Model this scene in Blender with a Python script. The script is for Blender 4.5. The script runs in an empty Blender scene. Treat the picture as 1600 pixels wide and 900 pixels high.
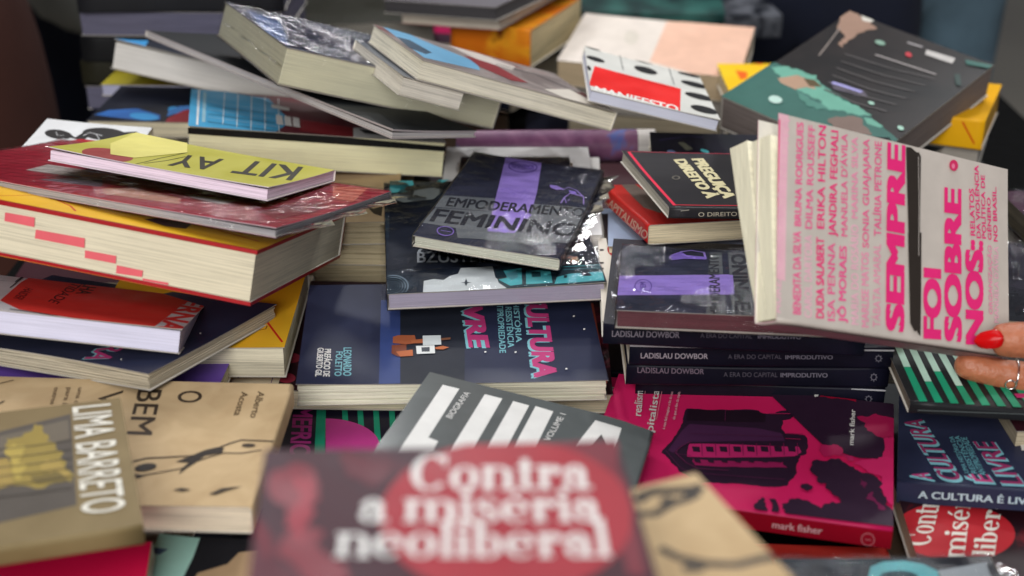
import bpy, bmesh, math, random
from mathutils import Vector, Matrix
random.seed(7)
sc = bpy.context.scene
C = sc.collection
# ------------------------------------------------------------------ camera
PITCH = math.radians(26); CAMZ = .58; FPX = 2100.0
cam_d = bpy.data.cameras.new('camera'); cam = bpy.data.objects.new('camera', cam_d); C.objects.link(cam)
cam.location = (0, 0, CAMZ); cam.rotation_euler = (math.radians(90)-PITCH, 0, 0)
cam_d.sensor_width = 36; cam_d.lens = 36*FPX/1600; cam_d.clip_start = .02; cam_d.clip_end = 100
cam_d.dof.use_dof = True; cam_d.dof.focus_distance = .97; cam_d.dof.aperture_fstop = 4.6
sc.camera = cam
sc.render.resolution_x = 1024; sc.render.resolution_y = 576
# ------------------------------------------------------------------ world and lamps (a covered hall: soft lamps overhead)
w = bpy.data.worlds.new('World'); sc.world = w; w.use_nodes = True
w.node_tree.nodes['Background'].inputs[0].default_value = (.80, .86, 1, 1)
w.node_tree.nodes['Background'].inputs[1].default_value = .14
def area(name, loc, target, size, energy, color=(1, 1, 1)):
    d = bpy.data.lights.new(name, 'AREA'); d.size = size; d.energy = energy; d.color = color
    o = bpy.data.objects.new(name, d); C.objects.link(o); o.location = loc
    o.rotation_euler = (Vector(target)-Vector(loc)).to_track_quat('-Z', 'Y').to_euler()
    return o
area('hall_light', (-.6, -2.1, 1.75), (0, .9, .1), 2.0, 112, (1, .985, .96))
area('hall_light', (.3, 1.2, 2.9), (0, 1, .1), 1.8, 20, (.94, .97, 1))
area('spot_light', (-.35, 2.1, 1.5), (0, 1, .1), .14, 6, (1, 1, 1))
area('spot_light', (.5, 1.9, 1.7), (0, 1, .1), .14, 6, (1, 1, 1))
area('spot_light', (-.1, 2.8, 1.25), (0, 1, .1), .16, 6, (1, 1, 1))
area('spot_light', (-.95, 2.0, 1.8), (0, 1, .1), .14, 5, (1, 1, 1))
area('spot_light', (1.0, 2.2, 1.6), (0, 1, .1), .14, 5, (1, 1, 1))
sc.view_settings.view_transform = 'Standard'; sc.view_settings.look = 'None'
sc.view_settings.exposure = .08; sc.view_settings.gamma = 1

# ------------------------------------------------------------------ materials
def lin(c):
    c /= 255.
    return c/12.92 if c <= .04045 else ((c+.055)/1.055)**2.4
def col(rgb, k=1.12):
    return tuple(min(.84, max(.003, lin(v)*k*lin(v)/(lin(v)+.008))) for v in rgb)+(1,)
MATS = {}
def new_mat(key):
    m = bpy.data.materials.new(key); m.use_nodes = True
    return m, m.node_tree, m.node_tree.nodes['Principled BSDF']
def paint(rgb, rough=.42, k=1.12):
    """printed card: flat ink colour with faint mottling and wear in the gloss"""
    key = ('paint', rgb, rough, k)
    if key in MATS: return MATS[key]
    m, nt, b = new_mat('ink_%d_%d_%d' % rgb)
    tc = nt.nodes.new('ShaderNodeTexCoord'); n = nt.nodes.new('ShaderNodeTexNoise'); n.inputs['Scale'].default_value = 60; n.inputs['Detail'].default_value = 6
    nt.links.new(tc.outputs['Object'], n.inputs['Vector'])
    mx = nt.nodes.new('ShaderNodeMix'); mx.data_type = 'RGBA'
    c = col(rgb, k); mx.inputs[6].default_value = tuple(v*.86 for v in c[:3])+(1,); mx.inputs[7].default_value = tuple(min(.9, v*1.12+.002) for v in c[:3])+(1,)
    b.inputs['Specular IOR Level'].default_value = .2
    nt.links.new(n.outputs[0], mx.inputs[0]); nt.links.new(mx.outputs[2], b.inputs['Base Color'])
    n2 = nt.nodes.new('ShaderNodeTexNoise'); n2.inputs['Scale'].default_value = 25; n2.inputs['Detail'].default_value = 8
    nt.links.new(tc.outputs['Object'], n2.inputs['Vector'])
    mr = nt.nodes.new('ShaderNodeMapRange'); mr.inputs[1].default_value = .35; mr.inputs[2].default_value = .7
    mr.inputs[3].default_value = rough-.08; mr.inputs[4].default_value = rough+.12
    nt.links.new(n2.outputs[0], mr.inputs[0]); nt.links.new(mr.outputs[0], b.inputs['Roughness'])
    bp = nt.nodes.new('ShaderNodeBump'); bp.inputs['Strength'].default_value = .12; bp.inputs['Distance'].default_value = .002
    nt.links.new(n2.outputs[0], bp.inputs['Height']); nt.links.new(bp.outputs[0], b.inputs['Normal'])
    MATS[key] = m; return m
def mottled(key, a, b2, scale=22, lo=.48, hi=.56, rough=.4, c3=None, stretch=(1, 1, 1)):
    k0 = ('mot', key)
    if k0 in MATS: return MATS[k0]
    m, nt, b = new_mat(key)
    tc = nt.nodes.new('ShaderNodeTexCoord'); mp = nt.nodes.new('ShaderNodeMapping'); mp.inputs['Scale'].default_value = stretch
    nt.links.new(tc.outputs['Object'], mp.inputs['Vector'])
    n = nt.nodes.new('ShaderNodeTexNoise'); n.inputs['Scale'].default_value = scale; n.inputs['Detail'].default_value = 7; n.inputs['Distortion'].default_value = .8
    nt.links.new(mp.outputs[0], n.inputs['Vector'])
    r = nt.nodes.new('ShaderNodeValToRGB'); r.color_ramp.elements[0].position = lo; r.color_ramp.elements[1].position = hi
    r.color_ramp.elements[0].color = col(a); r.color_ramp.elements[1].color = col(b2)
    if c3: e = r.color_ramp.elements.new(min(.98, hi+.1)); e.color = col(c3)
    nt.links.new(n.outputs[0], r.inputs[0]); nt.links.new(r.outputs[0], b.inputs['Base Color'])
    b.inputs['Roughness'].default_value = rough; b.inputs['Specular IOR Level'].default_value = .2
    bp = nt.nodes.new('ShaderNodeBump'); bp.inputs['Strength'].default_value = .1; bp.inputs['Distance'].default_value = .002
    nt.links.new(n.outputs[0], bp.inputs['Height']); nt.links.new(bp.outputs[0], b.inputs['Normal'])
    MATS[k0] = m; return m
def paper(rgb, contrast=.78, scale=1000):
    """page block: many thin sheets seen edge on"""
    key = ('paper', rgb, contrast, scale)
    if key in MATS: return MATS[key]
    m, nt, b = new_mat('page_edges')
    tc = nt.nodes.new('ShaderNodeTexCoord'); mp = nt.nodes.new('ShaderNodeMapping'); mp.inputs['Scale'].default_value = (.012, .012, 1)
    nt.links.new(tc.outputs['Object'], mp.inputs['Vector'])
    n = nt.nodes.new('ShaderNodeTexNoise'); n.inputs['Scale'].default_value = scale; n.inputs['Detail'].default_value = 4; n.inputs['Roughness'].default_value = .75
    nt.links.new(mp.outputs[0], n.inputs['Vector'])
    n3 = nt.nodes.new('ShaderNodeTexNoise'); n3.inputs['Scale'].default_value = 30; n3.inputs['Detail'].default_value = 5
    nt.links.new(tc.outputs['Object'], n3.inputs['Vector'])
    mx = nt.nodes.new('ShaderNodeMix'); mx.data_type = 'RGBA'; c = col(rgb, 1.28)
    mx.inputs[6].default_value = tuple(v*contrast for v in c[:3])+(1,); mx.inputs[7].default_value = tuple(min(.9, v*1.1) for v in c[:3])+(1,)
    mr = nt.nodes.new('ShaderNodeMapRange'); mr.inputs[1].default_value = .34; mr.inputs[2].default_value = .56
    nt.links.new(n.outputs[0], mr.inputs[0]); nt.links.new(mr.outputs[0], mx.inputs[0])
    mx2 = nt.nodes.new('ShaderNodeMix'); mx2.data_type = 'RGBA'; mx2.blend_type = 'MULTIPLY'; mx2.inputs[0].default_value = .16
    nt.links.new(mx.outputs[2], mx2.inputs[6]); nt.links.new(n3.outputs[0], mx2.inputs[7])
    nt.links.new(mx2.outputs[2], b.inputs['Base Color']); b.inputs['Roughness'].default_value = .8
    bp = nt.nodes.new('ShaderNodeBump'); bp.inputs['Strength'].default_value = .35; bp.inputs['Distance'].default_value = .0006
    nt.links.new(n.outputs[0], bp.inputs['Height']); nt.links.new(bp.outputs[0], b.inputs['Normal'])
    MATS[key] = m; return m
def film(amt=1.0):
    """crinkled clear shrink film"""
    if ('film', amt) in MATS: return MATS[('film', amt)]
    m, nt, b = new_mat('clear_film'); nt.nodes.remove(b); out = nt.nodes['Material Output']
    tc = nt.nodes.new('ShaderNodeTexCoord')
    n = nt.nodes.new('ShaderNodeTexNoise'); n.inputs['Scale'].default_value = 70; n.inputs['Detail'].default_value = 6; n.inputs['Distortion'].default_value = 1.2
    nt.links.new(tc.outputs['Object'], n.inputs['Vector'])
    pn = nt.nodes.new('ShaderNodeTexNoise'); pn.inputs['Scale'].default_value = 13; pn.inputs['Detail'].default_value = 3
    nt.links.new(tc.outputs['Object'], pn.inputs['Vector'])
    pr = nt.nodes.new('ShaderNodeMapRange'); pr.inputs[1].default_value = .46; pr.inputs[2].default_value = .68; pr.inputs[3].default_value = .10*amt; pr.inputs[4].default_value = min(1, amt)
    nt.links.new(pn.outputs[0], pr.inputs[0])
    dm = nt.nodes.new('ShaderNodeVectorMath'); dm.operation = 'MULTIPLY_ADD'; dm.inputs[1].default_value = (.03, .03, .03)
    nt.links.new(n.outputs['Color'], dm.inputs[0]); nt.links.new(tc.outputs['Object'], dm.inputs[2])
    vo = nt.nodes.new('ShaderNodeTexVoronoi'); vo.inputs['Scale'].default_value = 85; nt.links.new(dm.outputs[0], vo.inputs['Vector'])
    b1 = nt.nodes.new('ShaderNodeBump'); b1.inputs['Distance'].default_value = .0034*max(1, amt)
    nt.links.new(pr.outputs[0], b1.inputs['Strength']); nt.links.new(vo.outputs['Distance'], b1.inputs['Height'])
    tr = nt.nodes.new('ShaderNodeBsdfTransparent'); tr.inputs[0].default_value = (.985, .985, .99, 1)
    gl = nt.nodes.new('ShaderNodeBsdfGlossy'); gl.inputs['Roughness'].default_value = .05; nt.links.new(b1.outputs[0], gl.inputs['Normal'])
    fr = nt.nodes.new('ShaderNodeFresnel'); fr.inputs[0].default_value = 1.28
    ma = nt.nodes.new('ShaderNodeMath'); ma.operation = 'MULTIPLY_ADD'; ma.inputs[1].default_value = 1.0; ma.inputs[2].default_value = .018; ma.use_clamp = True
    nt.links.new(fr.outputs[0], ma.inputs[0])
    mx = nt.nodes.new('ShaderNodeMixShader'); nt.links.new(ma.outputs[0], mx.inputs[0]); nt.links.new(tr.outputs[0], mx.inputs[1]); nt.links.new(gl.outputs[0], mx.inputs[2])
    nt.links.new(mx.outputs[0], out.inputs[0])
    MATS[('film', amt)] = m; return m

# ------------------------------------------------------------------ objects
def tag(o, label=None, cat=None, group=None, kind=None):
    if label: o['label'] = label
    if cat: o['category'] = cat
    if group: o['group'] = group
    if kind: o['kind'] = kind
    return o
def link(name, me, parent=None):
    o = bpy.data.objects.new(name, me); C.objects.link(o)
    if parent: o.parent = parent
    return o
def empty(name, mat=None):
    o = bpy.data.objects.new(name, None); C.objects.link(o); o.empty_display_size = .03
    if mat is not None: o.matrix_world = mat
    return o
def rotm(yaw, pt, rl):
    return Matrix.Rotation(yaw, 3, 'Z') @ Matrix.Rotation(pt, 3, 'X') @ Matrix.Rotation(rl, 3, 'Y')
CAMP = Vector((0, 0, CAMZ)); FW = Vector((0, math.cos(PITCH), -math.sin(PITCH))); UP = Vector((0, math.sin(PITCH), math.cos(PITCH)))
def ray(px, py): return FW+Vector((1, 0, 0))*((px-800)/FPX)-UP*((py-450)/FPX)
def at(px, py, depth): return CAMP+ray(px, py)*depth          # a measured point of the place, by its distance

# --- lettering -------------------------------------------------
_tc = {}
def sans(s, weight=0.0):
    """outline letters as triangles, scaled so width = 1 and cap height = 1"""
    k = (s, weight)
    if k in _tc: return _tc[k]
    cu = bpy.data.curves.new('lettering', 'FONT'); cu.body = s; cu.resolution_u = 4; cu.fill_mode = 'FRONT'
    o = bpy.data.objects.new('lettering', cu); C.objects.link(o)
    dg = bpy.context.evaluated_depsgraph_get(); me = bpy.data.meshes.new_from_object(o.evaluated_get(dg))
    vs = [v.co.copy() for v in me.vertices]; fs = [tuple(p.vertices) for p in me.polygons]
    bpy.data.objects.remove(o); bpy.data.curves.remove(cu); bpy.data.meshes.remove(me)
    if not vs: return [], [], 1
    x0 = min(v.x for v in vs); x1 = max(v.x for v in vs); cap = .70+weight; d = weight*1.25
    offs = [(0, 0)] if weight < .006 else [(-d, -d*.5), (d, -d*.5), (-d, d*.6), (d, d*.6), (0, 0)]
    V = []; F2 = []
    for dx, dy in offs:
        n0 = len(V); V += [((v.x+dx-x0+d)/(x1-x0+2*d), (v.y+dy+d*.5)/(cap+d)) for v in vs]; F2 += [tuple(n0+i for i in f) for f in fs]
    r = (V, F2, len(vs)); _tc[k] = r; return r
def serif(s):
    """heavy old-style serif letters built from stems, bowls and slab feet; x height .66, ascender 1"""
    V = []; Fs = []; X = .66; S = .17; t = .06
    def quad(p): n = len(V); V.extend(p); Fs.append(tuple(range(n, n+len(p))))
    def rect(x0, y0, x1, y1): quad([(x0, y0), (x1, y0), (x1, y1), (x0, y1)])
    def ring(cx, cy, rx, ry, tw, th, a0=0, a1=360, n=28):
        for i in range(n):
            a = math.radians(a0+(a1-a0)*i/n); b = math.radians(a0+(a1-a0)*(i+1)/n)
            f = lambda q, ox, oy: (cx+ox*math.cos(q), cy+oy*math.sin(q))
            quad([f(a, rx-tw, ry-th), f(a, rx, ry), f(b, rx, ry), f(b, rx-tw, ry-th)])
    def stem(x, y0, y1, top='l', foot=True):
        rect(x, y0, x+S, y1)
        if foot: rect(x-.06, y0, x+S+.06, y0+t)
        if top == 'l': quad([(x-.08, y1-.05), (x, y1-.09), (x, y1), (x-.08, y1-.01)])
    x = 0
    for ch in s:
        if ch == 'C': ring(x+.42, .5, .42, .51, .19, .06, 42, 318); rect(x+.70, .66, x+.76, 1.0); quad([(x+.60, .92), (x+.76, .80), (x+.76, .86), (x+.62, 1.0)]); x += .86
        elif ch == 'o': ring(x+.31, X/2, .31, X/2+.01, .17, .05); x += .69
        elif ch in 'nm':
            stem(x+.06, 0, X); k = 2 if ch == 'm' else 1
            for j in range(k):
                ox = x+.06+j*.43
                ring(ox+.29, X-.24, .31, .24, .17, .07, 0, 150, 14); rect(ox+.43, 0, ox+.43+S, X-.24); rect(ox+.37, 0, ox+.49+S, t)
            x += .77+.43*(k-1)
        elif ch == 't': stem(x+.10, .05, .86, 'n', False); rect(x, X-.07, x+.40, X); ring(x+.30, .16, .20, .17, .17, .05, 180, 330, 12); x += .46
        elif ch == 'r': stem(x+.06, 0, X); ring(x+.33, X-.22, .16, .22, .10, .07, 60, 150, 8); ring(x+.42, X-.14, .11, .11, .11, .11); x += .56
        elif ch == 'a':
            rect(x+.33, .04, x+.33+S, X-.2); ring(x+.27, X-.2, .23, .21, .17, .06, 0, 160, 14); ring(x+.13, X-.17, .10, .09, .1, .09)
            ring(x+.24, .2, .23, .21, .15, .05, 60, 360, 20); rect(x+.33, 0, x+.62, t+.02); x += .66
        elif ch == 'i': stem(x+.06, 0, X); ring(x+.06+S/2, X+.20, .11, .11, .11, .11); x += .34
        elif ch == 's':
            ring(x+.25, X-.18, .23, .19, .13, .06, 40, 250, 14); ring(x+.26, .18, .24, .19, .13, .06, -140, 80, 14)
            quad([(x+.08, .40), (x+.18, .50), (x+.44, .27), (x+.36, .17)]); rect(x+.40, .44, x+.45, X); rect(x+.03, 0, x+.08, .22); x += .56
        elif ch in 'eé':
            ring(x+.30, X/2, .30, X/2+.01, .17, .05, 0, 320, 26); rect(x+.12, .32, x+.60, .38)
            if ch == 'é': quad([(x+.24, .74), (x+.32, .74), (x+.50, .95), (x+.36, .97)])
            x += .67
        elif ch == 'l': stem(x+.06, 0, 1.0); x += .34
        elif ch == 'b': stem(x+.06, 0, 1.0, foot=False); ring(x+.31, X/2, .29, X/2+.01, .17, .05, -150, 150, 24); x += .68
        elif ch == ' ': x += .3
    return [(a/x, b) for a, b in V], Fs, 0

# measured poses: x, y, z of the top cover centre, yaw, pitch, roll, length, width, thickness (metres, radians)
POSES = {
 'contra_near': (-0.01718, 0.34279, 0.29397, 0.09313, -0.01154, 0.04488, 0.13785, 0.21001, 0.02),
 'lima': (-0.30722, 0.58536, 0.18006, 0.34026, -0.01635, 0.05759, 0.21002, 0.13897, 0.01083),
 'bem_viver': (-0.24757, 0.68555, 0.14608, -0.00894, -0.03779, 0.02346, 0.20999, 0.14566, 0.01637),
 'kraft_near': (0.05044, 0.3465, 0.266, 0.385, -0.00954, 0.01473, 0.14, 0.21, 0.02),
 'lula': (-0.00821, 0.64572, 0.13981, -0.23855, -0.08852, 0.12251, 0.15247, 0.23011, 0.018),
 'cultura_right': (0.36176, 0.74784, 0.10881, -0.26314, 0.00931, -0.09999, 0.21002, 0.14, 0.0142),
 'green_right': (0.36148, 0.80224, 0.13265, -0.04544, -0.00392, 0.05734, 0.20999, 0.14, 0.0079),
 'fisher': (0.15162, 0.74801, 0.1001, -0.25135, 0.02201, -0.0091, 0.1911, 0.1425, 0.01178),
 'dowbor1': (0.15414, 0.85434, 0.16584, -0.11726, 0.00262, -0.0077, 0.17157, 0.14, 0.015),
 'dowbor2': (0.16984, 0.86836, 0.14654, -0.01517, 0.00551, 0.00815, 0.17853, 0.14001, 0.01593),
 'dowbor3': (0.16911, 0.87188, 0.12851, -0.01174, 0.00782, 0.00718, 0.1801, 0.14002, 0.01502),
 'dowbor4': (0.17662, 0.87821, 0.11097, -0.06495, 0.00024, -0.0001, 0.172, 0.14, 0.01562),
 'empod_right': (0.15071, 0.82404, 0.18376, -0.11602, -0.02971, -0.01063, 0.155, 0.1104, 0.013),
 'empod': (0.00155, 0.97984, 0.17684, -0.24912, 0.02924, 0.06311, 0.1117, 0.16915, 0.00843),
 'planes': (-0.02054, 0.96965, 0.15791, 0.0957, 0.00803, -0.00308, 0.15741, 0.21, 0.01265),
 'cultura': (-0.04418, 0.85771, 0.12806, 0.06548, 0.06448, 0.01768, 0.21119, 0.13999, 0.01578),
 'thick': (-0.26241, 0.89955, 0.21235, -0.15085, -0.28177, 0.12614, 0.23883, 0.21392, 0.03627),
 'redwrap': (-0.25653, 0.9067, 0.22483, -0.38557, -0.207, 0.00209, 0.29707, 0.16189, 0.00493),
 'kitay': (-0.22933, 0.91837, 0.23545, -0.30594, -0.23503, 0.05256, 0.17225, 0.10902, 0.00826),
 'whitefig': (-0.35454, 1.03293, 0.2, -0.02625, 0.02509, 0.07009, 0.09, 0.13, 0.008),
 'erna': (-0.3246, 0.83222, 0.16788, 0.09344, -0.31556, 0.16025, 0.21212, 0.14173, 0.01547),
 'navy_r': (-0.29637, 0.84617, 0.14145, -0.43527, -0.1055, -0.08808, 0.21313, 0.14208, 0.0105),
 'bigwrap': (-0.13306, 1.16994, 0.24734, 0.47915, -0.006, 0.34119, 0.20576, 0.17124, 0.0315),
 'blackthin': (-0.18701, 1.15242, 0.22548, 0.7964, 0.03848, 0.24113, 0.09472, 0.35254, 0.006),
 'graypage': (-0.26795, 1.32067, 0.18776, -0.21618, -0.26786, 0.14498, 0.22984, 0.11989, 0.02744),
 'blueback': (-0.01511, 1.11906, 0.24386, 0.40301, -0.02138, 0.36508, 0.18541, 0.12854, 0.01655),
 'city': (-0.18052, 1.16763, 0.18504, 0.20673, -0.11445, 0.13248, 0.21916, 0.16308, 0.0311),
 'creampink': (0.16628, 1.49676, 0.15894, -0.26723, 0.11328, 0.01975, 0.2018, 0.14657, 0.03),
 'manifesto': (0.12045, 1.14699, 0.22247, -0.01013, -0.04267, 0.2342, 0.1118, 0.14917, 0.00949),
 'greenblack': (0.3281, 1.22734, 0.19925, -0.78688, 0.1959, 0.14195, 0.16178, 0.21423, 0.035),
 'preguica': (0.18866, 0.96981, 0.19987, 0.17386, -0.06007, 0.08387, 0.17997, 0.13912, 0.00867),
 'redunder': (0.17712, 0.99617, 0.17284, 0.21286, -0.12582, 0.03211, 0.17997, 0.11855, 0.01537),
 'held': (0.24341, 0.77212, 0.23689, -0.08131, 0.94738, 0.59913, 0.20119, 0.12628, 0.0188),
 'white_back': (0.00525, 1.06169, 0.15719, 0.00236, -0.01453, 0.0007, 0.12941, 0.21002, 0.012),
 'white_back2': (0.0067, 1.06729, 0.145, -0.03491, -0.0, 0.0, 0.14, 0.2, 0.01),
 'empod_below': (0.00272, 1.03105, 0.165, 0.0, 0.0, -0.0, 0.095, 0.17, 0.012),
 'dark_teal': (0.2225, 1.06045, 0.18, -0.06981, 0.0, 0.0, 0.21, 0.14, 0.015),
 'blue_light': (0.14374, 0.98911, 0.15151, -0.01031, -0.12372, -0.00588, 0.14001, 0.11247, 0.012),
 'red_circle': (0.16963, 0.88872, 0.153, -0.03491, 0.0, 0.0, 0.21, 0.14, 0.012),
 'contra_left': (-0.04579, 0.89252, 0.10633, -0.01615, 0.04476, 0.00655, 0.235, 0.16376, 0.015),
 'kraft_stack1': (-0.1666, 1.08948, 0.155, 0.05236, 0.0, 0.0, 0.14, 0.2, 0.02),
 'kraft_stack2': (-0.16101, 1.09858, 0.134, -0.03491, 0.0, 0.0, 0.14, 0.2, 0.02),
 'kraft_stack3': (-0.16393, 1.10192, 0.113, 0.01745, 0.0, 0.0, 0.14, 0.2, 0.018),
 'yellow_left': (-0.22869, 0.88627, 0.13518, 0.01748, -0.00793, 0.01741, 0.13999, 0.14, 0.02289),
 'cream_left': (-0.23144, 0.90286, 0.10526, -0.00277, 0.03761, -0.00317, 0.14, 0.17291, 0.02),
 'purple_left': (-0.29631, 0.84764, 0.1218, -0.01959, -0.03125, 0.00345, 0.2, 0.13731, 0.012),
 'amef': (-0.05701, 0.78626, 0.085, 0.01745, 0.0, 0.0, 0.21, 0.14, 0.015),
 'contra_br': (0.347, 0.65681, 0.085, -0.06981, 0.0, 0.0, 0.21, 0.14, 0.015),
 'wrap_br': (0.21113, 0.52532, 0.11173, 0.02687, -0.00416, 0.00848, 0.12079, 0.18, 0.012),
 'red_bottom': (0.13946, 0.64861, 0.06, -0.06981, -0.0, 0.0, 0.2, 0.1, 0.012),
 'magenta_bl': (-0.29896, 0.54039, 0.115, 0.13963, 0.0, -0.0, 0.21, 0.14, 0.012),
 'mint_bl': (-0.146, 0.54751, 0.098, -0.06981, -0.0, -0.0, 0.14, 0.2, 0.015),
 'fisher_below': (0.15175, 0.78855, 0.082, -0.17453, 0.0, 0.0, 0.19, 0.13, 0.013),
 'dark_right': (0.44512, 0.88154, 0.15, -0.17453, 0.0, -0.0, 0.21, 0.14, 0.02),
 'dark_right2': (0.5266, 1.0083, 0.15, 0.08727, -0.0, -0.0, 0.21, 0.14, 0.02),
 'yellow_mid': (0.29153, 1.36852, 0.15993, -0.01835, -0.01591, -0.0008, 0.14, 0.09886, 0.02),
 'yellow_far': (0.42194, 1.27103, 0.16987, -0.43673, 0.00575, -0.01462, 0.1, 0.12, 0.02957),
 'magenta_top': (-0.04024, 1.64243, 0.13901, -0.56652, 0.01609, -0.08638, 0.20133, 0.16003, 0.02),
 'gray_top1': (-0.02205, 1.56566, 0.19875, -0.4768, 0.02547, -0.05796, 0.12666, 0.21006, 0.01068),
 'gray_top2': (-0.0279, 1.55079, 0.21688, -0.53607, 0.02216, -0.0728, 0.14906, 0.21005, 0.015),
 'orange_top': (0.00715, 1.55018, 0.1864, -0.43571, 0.01704, 0.01642, 0.10002, 0.15002, 0.04365),
 'small_under': (-0.04426, 1.3751, 0.18956, -0.13774, 0.01159, 0.00579, 0.19999, 0.14001, 0.01756),
 'yellow_spine': (-0.3068, 1.37359, 0.17, -0.05236, -0.0, -0.0, 0.21, 0.14, 0.012),
 'bluefig': (-0.29184, 1.25677, 0.168, -0.03491, 0.0, -0.0, 0.21, 0.12, 0.015),
 'back_olive': (-0.2013, 1.60847, 0.17, 0.08727, -0.0, 0.0, 0.21, 0.14, 0.028),
 'back_teal': (0.16799, 1.74661, 0.15, -0.06981, -0.0, 0.0, 0.21, 0.14, 0.03),
 'back_gray': (0.24372, 1.77751, 0.135, 0.10472, 0.0, -0.0, 0.2, 0.14, 0.03),
}
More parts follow.
